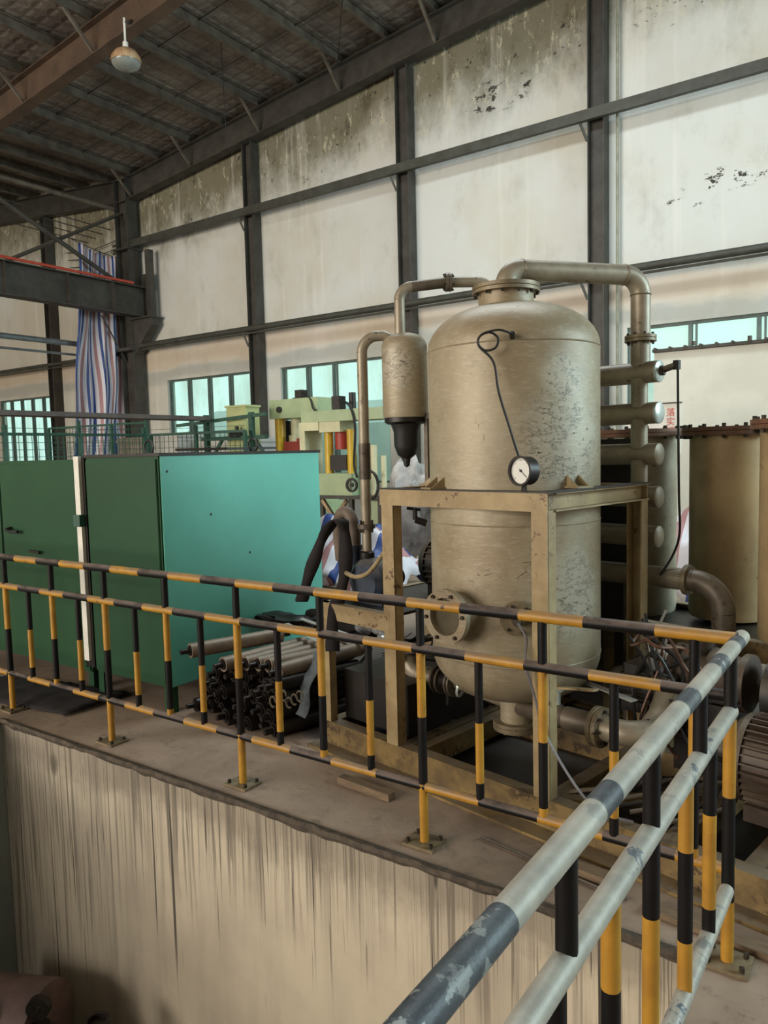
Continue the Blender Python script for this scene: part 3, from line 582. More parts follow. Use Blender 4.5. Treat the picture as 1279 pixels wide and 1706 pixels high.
# partition room at the right with corrugated eave and board sign
struct('wall_right_partition', MB().box(-2.98, 6, 11.0, 11.1, 0, 2.94), WHITEP)
m = MB().box(-2.99, 6, 10.94, 11.25, 2.945, 2.985)
for i in range(46): m.cyl((-2.95+.2*i, 10.92, 2.985), (-2.95+.2*i, 11.2, 2.985), .022, n=8)
single('corrugated_eave', m, STEEL, 'dark corrugated sheet edge along the top of the white partition', 'roof edge', (-2, 11, 2.97))
for x in (-2.45, -1.75, -1.05): single('eave_screw', MB().cyl((x, 10.98, 3.0), (x, 10.98, 3.05), .03, n=6), BOLT, 'dark fixing knob on the corrugated eave', 'fixing', (x, 10.95, 3.0), 'fixings on the eave')
T = Thing('notice_board', 'small white notice board with red characters behind the pipe stack', 'sign', (-2.42, 9.0, 0))
T.part('panel', MB().box(-2.75, -2.14, 9.0, 9.03, 1.55, 2.12), WHITE); T.part('top_edge', MB().box(-2.8, -2.13, 8.985, 9.035, 2.12, 2.135), STEEL); T.part('post', MB().box(-2.5, -2.45, 9.03, 9.08, 0, 2.1), STEEL)
for k, ch in enumerate('落实环'):
    cu = bpy.data.curves.new('character', 'FONT'); cu.body = ch; cu.size = .1; cu.extrude = .001; cu.align_x = 'CENTER'
    tmp = bpy.data.objects.new('tmp', cu); COL.objects.link(tmp); dg = bpy.context.evaluated_depsgraph_get(); me = bpy.data.meshes.new_from_object(tmp.evaluated_get(dg)); bpy.data.objects.remove(tmp)
    me.materials.clear(); me.materials.append(INKR); o = bpy.data.objects.new('character', me); COL.objects.link(o); o.parent = T.o; o.location = (.17, -.002, 1.985-.105*k); o.rotation_euler = (R(90), 0, 0)
# ---- dome lamp
LX, LY = -10.9, 8.42
LZ = 8.19
T = Thing('dome_lamp', 'round dome lamp hanging from the brown rafter', 'lamp', (LX, LY, LZ))
T.part('shade', MB().lathe([(.03, .27), (.1, .26), (.18, .21), (.235, .13), (.25, .06), (.25, .04), (.24, .05), (.2, .15), (.1, .24), (.02, .25)], (LX, LY, LZ), n=32), mat('rust_stained_enamel', (190, 160, 124), (150, 116, 84), 5, .45))
T.part('bowl', MB().lathe([(.24, .05), (.225, .005), (.18, -.04), (.1, -.065), (.0, -.072)], (LX, LY, LZ), n=32), LENS)
T.part('rod', MB().cyl((LX, LY, LZ+.3), (LX, LY, 8.95), .018, n=8), WHITE); T.part('socket', MB().cyl((LX, LY, LZ+.25), (LX, LY, LZ+.37), .045, n=12), WHITE)
T.part('bracket', MB().bar((LX, LY, 8.86), (LX-.05, LY+.2, 9.0), .06, .06), PURLIN)

# ================================================================ GREEN CABINETS
T = Thing('teal_cabinet', 'big teal steel cabinet with its bright side facing right', 'cabinet', (-4.24, 3.8, 0))
x0, x1, y0, y1, z0, z1 = -4.63, -3.845, 3.07, 4.62, .17, 1.67
def shell(x0, x1, y0, y1, z0, z1, b=.012):
    m = MB(); bm = bmesh.new(); bmesh.ops.create_cube(bm, size=1)
    for v in bm.verts: v.co = Vector(((x0+x1)/2+v.co.x*(x1-x0), (y0+y1)/2+v.co.y*(y1-y0), (z0+z1)/2+v.co.z*(z1-z0)))
    bmesh.ops.bevel(bm, geom=bm.edges[:]+bm.verts[:], offset=b, segments=2, affect='EDGES')
    m.add([v.co.copy() for v in bm.verts], [[v.index for v in f.verts] for f in bm.faces]); bm.free(); return m
T.part('body', shell(x0, x1, y0, y1, z0, z1), TEAL_DIM); T.part('front_panel', shell(x0+.02, x1-.025, y0-.012, y0+.004, z0+.02, z1-.03, .004), TEAL_DIM)
T.part('side_panel', shell(x1-.004, x1+.006, y0+.004, y1-.004, z0+.004, z1-.012, .003), TEAL_LIT)
T.part('top_lip', MB().box(x0-.01, x1+.012, y0-.012, y1+.01, z1-.012, z1+.008), IRON)
for x in (x0+.04, x1-.04):
    for y in (y0+.04, y1-.04): T.part('leg', MB().box(x-.03, x+.03, y-.03, y+.03, 0, z0+.02), TEAL_DIM)
T.part('edge_strip', MB().box(-4.70, -4.645, 3.03, 3.055, .25, 1.67), WHITE, label='white edge strip'); T.part('strip_hinge', MB().box(-4.71, -4.635, 3.01, 3.06, 1.19, 1.27), FGREEN)
T.part('strip_backing', MB().box(-4.715, -4.62, 3.055, 3.09, .2, 1.66), IRON)
for (x, y) in ((-4.3, 3.35), (-3.95, 4.0)):
    T.part('lifting_ring', MB().tube([(x+.047*math.cos(t*math.pi/10), y, z1+.05+.047*math.sin(t*math.pi/10)) for t in range(21)], .008, 8), BLACK, label='black lifting ring')
for k in range(4): T.part('rust_chip', MB().cyl((x1+.006, 3.12+.35*k, 1.56-.3*k), (x1+.0075, 3.12+.35*k, 1.56-.3*k), .009, n=7), IRON)
T2 = Thing('green_cabinet', 'wide green steel cabinet cut off by the left picture edge', 'cabinet', (-5.8, 3.8, 0))
T2.part('body', shell(-6.9, -4.72, 3.09, 4.6, .14, 1.65), TEAL_DIM); T2.part('door', shell(-5.75, -4.745, 3.074, 3.1, .18, 1.62, .004), TEAL_DIM); T2.part('door', shell(-6.86, -5.77, 3.074, 3.1, .18, 1.62, .004), TEAL_DIM)
T2.part('handle', MB().tube(spline([(-5.62, 3.07, 1.14), (-5.62, 3.03, 1.13), (-5.55, 3.02, 1.12), (-5.48, 3.04, 1.12)], 4), .012, 8), BLACK); T2.part('handle', MB().bar((-5.35, 3.05, .98), (-5.22, 3.05, .975), .014, .02), IRON)
for x in (-6.8, -4.8): T2.part('leg', MB().box(x-.03, x+.03, 3.14, 3.2, 0, .15), TEAL_DIM)
for k, (x, y, dx, dy) in enumerate(((-4.2, 3.5, .5, .1), (-4.05, 3.75, .25, .22), (-4.3, 3.9, .35, -.1))):
    single('loose_bar', MB().bar((x, y, 1.70), (x+dx*.6, y+dy*2, 1.70), .03, .018), IRON, ('long dark scrap bar lying on the teal cabinet top', 'short dark scrap bar on the teal cabinet top', 'dark scrap bar at the back of the teal cabinet top')[k], 'bar', (x, y, 1.70), 'scrap on the cabinet')
m = MB(); pts = [(-5.25, 2.62), (-4.86, 2.56), (-4.6, 2.95), (-4.45, 3.02), (-4.62, 3.04), (-5.3, 2.95)]
def cl(a, b):
    x = -5.6+1.2*a; y = 2.52+.5*b+.16*a; q = noise.noise(Vector((a*9, b*5, 2))); return Vector((x, y, .012+.03*abs(q)+.02*math.sin(b*3.1)))
vs = [cl(i/24, j/10) for j in range(11) for i in range(25)]; m.add(vs, [(j*25+i, j*25+i+1, (j+1)*25+i+1, (j+1)*25+i) for j in range(10) for i in range(24)], 0, True)
o = single('floor_sheet', m, CLOTH, 'crumpled black sheet lying on the floor by the left railing post', 'sheet', (-5, 2.7, 0)); o.modifiers.new('thickness', 'SOLIDIFY').thickness = .006

# ================================================================ ROLLER HEAP
def make_roller(L, r):
    T = Thing('conveyor_roller', 'roller', 'roller', (0, 0, 0), 'conveyor rollers heaped beside the teal cabinet')
    T.part('tube', MB().lathe([(.0, -L/2+.015), (r*.55, -L/2+.015), (r*.8, -L/2), (r, -L/2), (r, L/2), (r*.8, L/2), (r*.55, L/2-.015), (0, L/2-.015)], (0, 0, 0), (0, 1, 0), 20), ROLLER)
    T.part('shaft', MB().cyl((0, -L/2-.06, 0), (0, L/2+.06, 0), r*.36, n=10), ROLLERK); T.part('bearing', MB().ring((0, -L/2+.004, 0), (0, -1, 0), r*.4, r*.66, .012, 16), IRON)
    return T.o
proto = make_roller(.62, .046); first = True
def put_roller(x, y, z, rz, label, dark):
    global first
    if first: o = proto; first = False
    else:
        o = proto.copy(); COL.objects.link(o)
        for ch in PROTO_PARTS: c = ch.copy(); COL.objects.link(c); c.parent = o
    o.location = (x, y, z); o.rotation_euler = (random.uniform(-.04, .04), random.uniform(0, 6), 0); o.rotation_euler = (random.uniform(-.05, .05), 0, rz); o['label'] = label
    if dark:
        for c in o.children:
            if c.name.startswith('tube'): c.data = DARK_TUBE
PROTO_PARTS = list(proto.children)
DARK_TUBE = [c for c in proto.children if c.name.startswith('tube')][0].data.copy(); DARK_TUBE.materials[0] = ROLLERK  # darker copy for the lower rows: shade inside the heap as colour
RL = []
for lv, (n, xs, z) in enumerate(((8, -3.62, .05), (7, -3.57, .135), (7, -3.52, .22), (6, -3.42, .305), (5, -3.33, .39))):
    for k in range(n): RL.append((xs+.1*k, 3.46+random.uniform(-.05, .08), z, R(-14)+random.uniform(-.09, .09), lv))
RL.append((-3.46, 3.3, .47, R(-20), 4))
rown = ['oily dark conveyor roller in the bottom row of the heap, on the floor', 'oily dark conveyor roller in the second row up from the floor', 'oily dark conveyor roller in the middle row of the heap', 'oily dark conveyor roller in the row just under the pale top ones']
kt = 0
for x, y, z, rz, lv in sorted(RL, key=lambda q: (-q[4], q[0])):
    if z > .45: lb = 'single dusty roller lying loose above the heap, nearest the teal cabinet'
    elif lv == 4: lb = '%s dusty pale roller of the heap top row, from the cabinet' % ordn[kt]; kt += 1
    else: lb = rown[lv]
    put_roller(x, y, z, rz, lb, lv < 4)
# odds and ends on the heap
for k, (a, b, wd) in enumerate((((-3.45, 3.75, .5), (-2.85, 3.52, .455), .035), ((-3.4, 3.85, .52), (-2.8, 3.75, .47), .03))):
    single('flat_slat', MB().bar(a, b, wd, .006), GREYP, ('pale flat slat laid across the roller heap, nearer', 'pale flat slat laid across the roller heap, farther')[k], 'slat', a)
single('dark_bundle', MB().blob((-3.15, 4.05, .5), .2, (1.6, .8, .55), .5, 2.6, 3, 3), CLOTH, 'dark cloth bundle lying behind the roller heap', 'bundle', (-3.15, 4.05, .4))
single('dark_bundle', MB().blob((-3.6, 3.9, .47), .15, (1.8, .7, .4), .5, 3, 9, 3), IRON, 'rusty dark bundle at the cabinet end of the roller heap', 'bundle', (-3.6, 3.9, .4))
m = MB(); prev = None
for i in range(12):
    t = i/11; p = Vector((-2.86+.02*math.sin(t*9), 3.36-.18*t, .47-.33*t)); pp = [p+Vector((-.045, .02, 0)), p+Vector((.05, -.01, 0))]
    if prev: m.add(prev+pp, [(0, 1, 3, 2)], 0, True)
    prev = pp
o = single('hanging_rag', m, mat('grey_blue_rag', (96, 104, 108), (70, 76, 80), 20, .9), 'grey-blue rag hanging over the front of the roller heap', 'rag', (-2.86, 3.3, .3)); o.modifiers.new('thickness', 'SOLIDIFY').thickness = .006
for k in range(6): single('shackle', MB().tube([(-2.93+.03*k+.022*math.cos(t*.45), 3.05+.012*k, .25+.02*(k % 3)+.03*math.sin(t*.45)) for t in range(13)], .006, 6), PIPED, 'small steel chain link lying at the front of the roller heap', 'shackle', (-2.93+.03*k, 3.05, .22), 'chain links by the roller heap')

# ================================================================ SKID, FRAME, TANK
T = SThing('equipment_skid', 'oily yellow channel-steel skid under the tank and pumps', 'skid', (.5, .5, 0))
T.part('front_beam', MB().channel((-.56, .0, .07), (2.6, .0, .07), .14, .07, .01, (0, -1, 0)), SKID); T.part('rear_beam', MB().channel((-.56, 1.55, .07), (2.6, 1.55, .07), .14, .07, .01, (0, 1, 0)), SKID)
T.part('middle_beam', MB().channel((-.5, .82, .07), (2.6, .82, .07), .14, .06, .01, (0, -1, 0)), SKID)
for u in (-.53, .04, .12, .92, 1.45, 1.75, 2.5): T.part('cross_beam', MB().box(u-.035, u+.035, .01, 1.54, .03, .135), SKID)
T.part('lower_brace', MB().bar((.93, .06, .11), (1.45, .6, .11), .05, .04), SKID)
T.part('toe_plate', MB().box(-.6, 2.6, -.09, -.002, .0, .012), SKID)
T = SThing('pump_stand', 'cream steel stand left of the tank carrying the blue pump', 'stand', (-.27, .45, .14))
for u in (-.52,):
    for v in (.0, .86): T.part('leg', MB().channel((u, v, .13), (u, v, .80), .06, .05, .008, (0, -1, 0)), FRAME)
T.part('front_rail', MB().channel((-.55, -.005, .775), (.0, -.005, .775), .09, .05, .008, (0, -1, 0)), FRAME); T.part('rear_rail', MB().channel((-.55, .87, .775), (.0, .87, .775), .09, .05, .008, (0, 1, 0)), FRAME)
T.part('side_rail', MB().box(-.55, -.5, .0, .86, .73, .82), FRAME); T.part('deck', MB().box(-.5, .0, .02, .85, .80, .815), IRON)
T = SThing('tank_frame', 'cream four-legged channel frame holding the big tank', 'frame', (.45, .45, .14))
FW, FD, FZ = .904, .89, 1.462
for u, wd in ((0, (-1, 0, 0)), (FW, (1, 0, 0))):
    for v in (0, FD):
        m = MB(); s = 1 if v == 0 else -1
        # web to the front, flanges running back
        m.box(u-.04, u+.04, v-.004*s-.0, v+.006*s, .14, FZ-.08); m.box(u-.04, u-.032, v+.0, v+.06*s, .14, FZ-.08); m.box(u+.032, u+.04, v, v+.06*s, .14, FZ-.08)
        T.part('leg', m, FRAME)
T.part('top_beam', MB().channel((-.05, -.004, FZ-.04), (FW+.04, -.004, FZ-.04), .08, .05, .007, (0, -1, 0)), FRAME); T.part('top_beam', MB().channel((-.05, FD, FZ-.04), (FW+.04, FD, FZ-.04), .08, .05, .007, (0, 1, 0)), FRAME)
T.part('top_beam', MB().channel((FW+.005, .05, FZ-.04), (FW+.005, FD, FZ-.04), .08, .045, .007, (-1, 0, 0)), FRAME); T.part('top_beam', MB().channel((-.03, .05, FZ-.04), (-.03, FD, FZ-.04), .08, .045, .007, (1, 0, 0)), FRAME)
T.part('top_plate', MB().box(-.05, FW+.06, -.01, .05, FZ, FZ+.006).box(FW-.02, FW+.06, .05, FD+.02, FZ, FZ+.006), IRON)
TC = Vector((.452, .45, 0)); TR = .42
T = SThing('vacuum_tank', 'big weathered silver-beige cylindrical pressure tank standing in the frame', 'tank', (TC.x, TC.y, .22))
prof = [(0.0, .39), (.09, .392)]
for i in range(1, 13): a = R(7.5*i); prof.append((TR*(.22+.78*math.sin(a)) if False else TR*math.sin(a)**.85, .64-.25*math.cos(a)))
prof += [(TR, .64), (TR, .9), (TR, 1.2), (TR, 1.47), (TR, 1.8), (TR, 2.135)]
for i in range(11, -1, -1): a = R(7.5*i); prof.append((TR*math.sin(a)**.85 if a > 0 else 0, 2.135+.225*math.cos(a)))
body = T.part('shell', MB().lathe(prof, TC, n=64), TANK)
for z in (.645, 1.3, 2.13): T.part('weld_seam', MB().lathe([(TR, -.004), (TR+.003, 0), (TR, .004)], TC+Vector((0, 0, z)), n=64), TANK, body)
NC = TC+Vector((-.02, -.02, 0))
T.part('neck', MB().lathe([(.135, 2.25), (.135, 2.42)], NC, n=40), TANK)
fl_ = T.part('top_flange', MB().lathe([(.13, 2.41), (.165, 2.41), (.165, 2.426), (.158, 2.428), (.165, 2.43), (.165, 2.448), (0, 2.448)], NC, n=48), FLANGE); bolts(T, fl_, NC+Vector((0, 0, 2.41)), (0, 0, -1), .152, 12, .008, .014)
T.part('drain_nozzle', MB().lathe([(.08, .25), (.08, .42)], TC, n=32), TANK); fl_ = T.part('drain_flange', MB().lathe([(0, .215), (.118, .215), (.118, .238), (.113, .24), (.118, .242), (.118, .258), (.07, .258)], TC, n=40), FLANGE); bolts(T, fl_, TC+Vector((0, 0, .215)), (0, 0, -1), .1, 8, .007, .012)
# sight port facing the railing
c = Vector((.44, .03, .885)); ax = Vector((0, -1, 0)); T.part('sight_port_neck', MB().lathe([(.1, -.06), (.1, .09)], c, ax, 40), TANK)
fl_ = T.part('sight_port_flange', MB().ring(c+ax*.085, ax, .088, .128, .03, 40), TANK); bolts(T, fl_, c+ax*.115, ax, .109, 6, .009, .012, .35); T.part('sight_glass', MB().lathe([(0, .085), (.09, .085)], c, ax, 32), mat('dirty_sight_glass', (74, 68, 54), (96, 88, 70), 8, .2, 0, bump=.05), fl_)
nd = Vector((.60, -.80, 0)); c = TC+nd*TR+Vector((0, 0, .885)); fl_ = T.part('side_flange', MB().lathe([(0, .035), (.078, .035), (.078, .02), (.074, .018), (.078, .016), (.078, 0), (.045, 0), (.045, -.02)], c, nd, 32), FLANGE); bolts(T, fl_, c+nd*.035, nd, .062, 6, .007, .012, .2)
T.part('side_plug', MB().cyl(c+nd*.03, c+nd*.09, .03, .024, 16).cyl(c+nd*.09, c+nd*.12, .014, n=10), PIPED)
for an in (-110, -160, -15, 80): 
    d = Vector((math.cos(R(an)), math.sin(R(an)), 0)); p = TC+d*(TR-.01); q = d.cross(Vector((0, 0, 1)))
    lug = MB().box(-.05, .05, -.0, .09, -.012, 0)
    lm = MB()
    for s in (-.035, .035): lm.add([p+q*(s-.004)+Vector((0, 0, 1.475)), p+q*(s-.004)+d*.075+Vector((0, 0, 1.475)), p+q*(s-.004)+Vector((0, 0, 1.53)), p+q*(s+.004)+Vector((0, 0, 1.475)), p+q*(s+.004)+d*.075+Vector((0, 0, 1.475)), p+q*(s+.004)+Vector((0, 0, 1.53))], [(0, 1, 2), (5, 4, 3), (0, 3, 4, 1), (1, 4, 5, 2), (2, 5, 3, 0)])
    lm.hexa([p+q*a+d*b+Vector((0, 0, zz)) for zz in (1.468, 1.476) for a, b in ((-.05, 0), (.05, 0), (.05, .09), (-.05, .09))]); T.part('support_lug', lm, FRAME)
pd = Vector((.583, -.812, 0)); pp = TC+pd*TR; T.part('probe_boss', MB().cyl(pp+Vector((.0, 0, 2.14)), pp+pd*.04+Vector((0, 0, 2.15)), .012, n=10), IRON)
T.part('small_tap', MB().cyl((.1, .18, 1.28), (.06, .14, 1.30), .018, n=10).cyl((.06, .14, 1.30), (.06, .14, 1.36), .012, n=8).bar((.03, .11, 1.36), (.08, .16, 1.35), .015, .015), IRON)
# gauge
gc = Vector((.842, -.03, 1.556)); T = SThing('pressure_gauge', 'round white-faced pressure gauge on the front corner of the tank frame', 'gauge', (.842, -.02, 1.468)); ax = Vector((-.12, -.99, .02)).normalized()
T.part('case', MB().lathe([(0, -.05), (.05, -.05), (.06, -.04), (.06, .012), (.064, .014), (.064, .022), (.055, .022), (.054, .008), (0, .008)], gc, ax, 40), IRON); dial = T.part('dial', MB().lathe([(0, .0095), (.054, .0095)], gc, ax, 40), DIAL)
gx = ax.cross(Vector((0, 0, 1))).normalized()*-1; gy = ax.cross(gx)*-1
if gy.z < 0: gy = -gy
def gp(r, a): return gc+ax*.011+gx*(-r*math.cos(a))+gy*(r*math.sin(a))
tm = MB()
for i in range(25):
    a = R(-45)+R(270)*i/24; tm.bar(gp(.050, a), gp(.042 if i % 4 == 0 else .046, a), .0016, .0012)
T.part('scale_marks', tm, BLACK, dial); T.part('needle', MB().bar(gp(.012, R(40)), gp(.04, R(220)), .003, .002).cyl(gc+ax*.0095, gc+ax*.014, .006, n=10), BLACK, dial)
T.part('stem', MB().cyl((.842, -.02, 1.468), (.842, -.02, 1.5), .012, n=8), IRON)
m = MB().tube(spline([pp+pd*.04+Vector((0, 0, 2.15)), pp+pd*.07+Vector((-.05, -.03, 2.165))]+[pp+pd*.05+Vector((-.085+.036*math.cos(t), -.06+.026*math.cos(t), 2.12+.04*math.sin(t))) for t in (2.2, 3.3, 4.4, 5.5, 6.6, 7.7, 8.8, 9.9)]+[(.66, .02, 2.03), (.70, .0, 1.9), (.76, -.01, 1.75), (.80, .015, 1.6), (.842, .02, 1.56)], 5), .0055, 6)
single('capillary_wire', m, BLACK, 'thin black capillary wire looping from the tank shoulder to the gauge', 'wire', (.84, .02, 1.5), sk=True)
single('thin_hose', MB().tube(spline([c+nd*.12, c+nd*.16+Vector((.04, 0, -.05)), (.86, -.05, .74), (.89, -.03, .6), (.95, -.02, .42), (1.15, -.02, .2), (1.3, .05, .15)], 6), .006, 6), mat('grey_thin_hose', (120, 116, 120), (100, 96, 100), 9, .5), 'thin grey hose drooping from the tank flange to the skid', 'hose', (.9, -.03, .5), sk=True)

# ================================================================ PIPEWORK
HU, HV = .80, 1.1
zt = 2.53; d = Vector((HU-NC.x, HV-NC.y, 0)); L = d.length; d.normalize(); A = Vector((NC.x, NC.y, 0))
def up(z): return Vector((0, 0, z))
T = SThing('overhead_pipe', 'thick grey pipe arching from the tank top to the tube stack', 'pipe', (HU, HV, 2.08))
path = [A+up(2.488)]+arc(A+d*.09+up(zt-.09+.015), A+up(zt-.075), A+d*.09+up(zt+.015))
path = [A+up(2.445)]+[A+d*.085-d*.085*math.cos(t*math.pi/14)+up(2.452+.078*math.sin(t*math.pi/14)) for t in range(8)]
T.part('elbow', MB().tube(path, .052, 20), PIPE)
E0 = A+d*(L-.1)+up(zt); T.part('straight_run', MB().cyl(path[-1], E0, .051, n=20), PIPE)
T.part('elbow', MB().tube(arc(A+d*(L-.1)+up(zt-.1), E0, A+d*L+up(zt-.1)), .0515, 20), PIPE)
T.part('drop_leg', MB().cyl(A+d*L+up(zt-.1), A+d*L+up(2.06), .05, n=20), PIPE)
for p, ax_ in ((path[-1], d), (E0, d), (A+d*L+up(zt-.1), up(1))): T.part('weld_seam', MB().tube([p-ax_*.004, p, p+ax_*.004], [.051, .055, .051], 20, caps=False), FLANGE)
HC = A+d*L
fl_ = T.part('flange', MB().lathe([(.05, 0), (.08, 0), (.08, .014), (.076, .016), (.08, .018), (.08, .032), (.05, .032)], HC+up(2.19), n=28), FLANGE); bolts(T, fl_, HC+up(2.222), (0, 0, 1), .066, 8, .007, .012); bolts(T, fl_, HC+up(2.19), (0, 0, -1), .066, 8, .007, .012)
ZT = [2.03, 1.818, 1.604, 1.38, 1.172, .96]
T = SThing('tube_stack', 'stack of thick horizontal grey cooler tubes right of the tank', 'heat exchanger', (HU, HV, .14))
for i, z in enumerate(ZT):
    e = .905 if i < 5 else 1.04
    tb = T.part('tube', MB().cyl((.2, HV, z), (e, HV, z), .056, n=24), PIPE)
    if i < 5: T.part('end_cap', MB().lathe([(0, .006), (.05, .005), (.057, 0), (.057, -.01)], (e, HV, z), (1, 0, 0), 24), SILVER if i < 2 else PIPE, tb)
    if i: T.part('riser', MB().cyl((HU, HV-.012, ZT[i-1]-.03), (HU, HV-.012, z+.03), .043, n=18), PIPE)
    if i: T.part('riser', MB().cyl((.32, HV, ZT[i-1]-.03), (.32, HV, z+.03), .043, n=18), PIPE)
for u in (.25, .75): T.part('stand_leg', MB().box(u-.03, u+.03, HV-.03, HV+.03, .14, .92), PIPED)
T = SThing('tap_pipe', 'small capped pipe with a valve sticking out of the top cooler tube', 'pipe', (.95, HV, 2.03)); T.part('stub', MB().cyl((.905, HV, 2.03), (1.0, HV, 2.055), .017, n=12), PIPED); T.part('nut', MB().cyl((.91, HV, 2.03), (.928, HV, 2.034), .026, n=6), BOLT); T.part('end_fitting', MB().cyl((.995, HV, 2.03), (.995, HV, 2.075), .02, n=8), IRON)
single('black_hose', MB().tube(spline([(1.0, HV, 2.04), (1.002, HV, 1.9), (1.005, HV, 1.7), (1.01, HV, 1.4), (1.015, HV, 1.2), (.98, HV, 1.08), (.94, HV-.06, .98)], 6), .0065, 6), BLACK, 'thin black hose hanging down in front of the pale rear vessel', 'hose', (1.06, HV, 1.5), sk=True)
# lower outlet elbow
T = SThing('outlet_pipe', 'brown pipe bending down from the lowest cooler tube', 'pipe', (1.2, HV, .5)); z = .96
T.part('straight_run', MB().cyl((1.03, HV, z), (1.09, HV, z), .056, n=22), PIPED); T.part('flange', MB().lathe([(.055, -.012), (.078, -.012), (.078, .012), (.055, .012)], (1.06, HV, z), (1, 0, 0), 24), FLANGE)
T.part('elbow', MB().tube(arc((1.09, HV, z-.15), (1.09, HV, z), (1.24, HV, z-.15), 10), .056, 22), PIPED); T.part('drop_leg', MB().cyl((1.24, HV, z-.15), (1.24, HV, .55), .056, n=22), PIPED); T.part('lower_flange', MB().cyl((1.24, HV, .55), (1.24, HV, .58), .085, n=24), PIPED)
single('backing_plate', MB().box(.16, .70, 1.22, 1.24, .14, 1.69).box(.16, .19, 1.24, 1.3, .14, 1.69), IRON, 'dark steel backing plate behind the cooler tubes', 'plate', (.4, 1.23, .14), sk=True)  # dark sheet added to stand for the shade behind the tubes
# rear vessels
def vessel(label, u, v, r, z0, z1, mtl, nb=14):
    T = SThing('rear_vessel', label, 'vessel', (u, v, z0)); T.part('shell', MB().lathe([(0, z0), (r*.96, z0), (r, z0+.03), (r, z1), (r*.9, z1)], (u, v, 0), n=48), mtl)
    f = T.part('rim_flange', MB().lathe([(r*.9, z1-.03), (r+.045, z1-.03), (r+.045, z1-.008), (r+.04, z1-.006), (r+.045, z1-.004), (r+.045, z1+.018), (0, z1+.018)], (u, v, 0), n=48), RIM); bolts(T, f, (u, v, z1+.018), (0, 0, 1), r+.025, nb, .012, .018); bolts(T, f, (u, v, z1-.03), (0, 0, -1), r+.025, nb, .012, .018)
vessel('pale cylindrical rear vessel behind the cooler tubes', .33, 2.0, .245, .55, 1.735, RTANKP); vessel('brown cylindrical rear vessel right of the pale one', .95, 1.93, .225, .62, 1.73, RTANK)
vessel('orange-brown rear vessel cut off by the right picture edge', 1.56, 1.35, .235, .66, 1.745, RTANK)
T = SThing('vessel_stand', 'grimy steel stand carrying the rear vessels', 'stand', (.9, 1.7, 0))
T.part('front_beam', MB().channel((.5, 1.25, .63), (2.1, 1.05, .63), .1, .06, .008, (0, -1, 0)), SKID); T.part('rear_beam', MB().channel((0, 2.2, .57), (2.1, 2.0, .57), .1, .06, .008, (0, 1, 0)), SKID)
T.part('deck', MB().hexa([(.0, 1.62, .50), (1.9, 1.15, .60), (1.9, 2.2, .60), (.0, 2.2, .50), (.0, 1.62, .53), (1.9, 1.15, .66), (1.9, 2.2, .66), (.0, 2.2, .55)]), IRON)
for u, v in ((.55, 1.25), (2.0, 1.08), (.1, 2.15), (2.0, 2.0)): T.part('leg', MB().box(u-.035, u+.035, v-.03, v+.03, 0, .6), SKID)
T.part('lower_beam', MB().channel((1.0, .98, .5), (2.3, .82, .5), .09, .05, .008, (0, -1, 0)), SKID)
# separator vessel and its pipes
SC = Vector((-.2, .36, 0)); r = .125
T = SThing('separator_vessel', 'small round-shouldered separator vessel left of the big tank', 'vessel', (SC.x, SC.y, 1.6))
pr_ = [(0, 1.835), (r*.97, 1.835), (r, 1.85), (r, 2.22)]+[(r*math.cos(R(a))**.8, 2.22+.075*math.sin(R(a))) for a in (15, 30, 45, 60, 75)]+[(0, 2.297)]
T.part('shell', MB().lathe(pr_, SC, n=40), TANK); T.part('base_rim', MB().lathe([(0, 1.80), (.1, 1.80), (.118, 1.81), (.118, 1.835), (0, 1.835)], SC, n=36), IRON)
T.part('drain_cone', MB().lathe([(.085, 1.80), (.07, 1.76), (.068, 1.68), (.05, 1.63), (.022, 1.61), (.016, 1.57), (0, 1.56)], SC, n=28), BLACK); T.part('tank_bracket', MB().bar((-.09, .44, 2.22), (.06, .52, 2.24), .02, .02), IRON)
T.part('stay', MB().bar((-.08, .40, 1.83), (-.08, .40, 1.475), .025, .025), PIPED)
T.part('stay_bar', MB().bar((-.08, .40, 1.84), (.05, .44, 1.84), .03, .03), IRON)
q0 = SC+Vector((-.02, -.01, 0)); d2_ = Vector((.58, .80, 0)); d2_ = Vector((.2, .215, 0)).normalized()
T = SThing('vapour_pipe', 'flanged pipe arching from the separator top to the tank top', 'pipe', (q0.x, q0.y, 2.28)); z = 2.545
T.part('riser', MB().cyl(q0+up(2.27), q0+up(z-.07), .029, n=16), PIPE); T.part('elbow', MB().tube(arc(q0+d2_*.07+up(z-.07), q0+up(z-.07), q0+d2_*.07+up(z)), .029, 16), PIPE)
e1 = q0+d2_*.27+up(z+.02); e2 = q0+d2_*.42+up(z+.02); T.part('straight_run', MB().cyl(q0+d2_*.07+up(z), e1, .029, n=16), PIPED); fl_ = T.part('flange', MB().lathe([(.029, -.016), (.05, -.016), (.05, -.002), (.047, 0), (.05, .002), (.05, .016), (.029, .016)], e1, d2_, 24), PIPED); bolts(T, fl_, e1+d2_*.016, d2_, .042, 6, .006, .012); bolts(T, fl_, e1-d2_*.016, -d2_, .042, 6, .006, .012)
T.part('far_run', MB().cyl(e1, e2, .029, n=16), PIPE); T.part('far_elbow', MB().tube(arc(e2+up(-.1), e2, e2+d2_*.1+up(-.1))+[e2+d2_*.1+up(-.32)], .029, 16), PIPE)
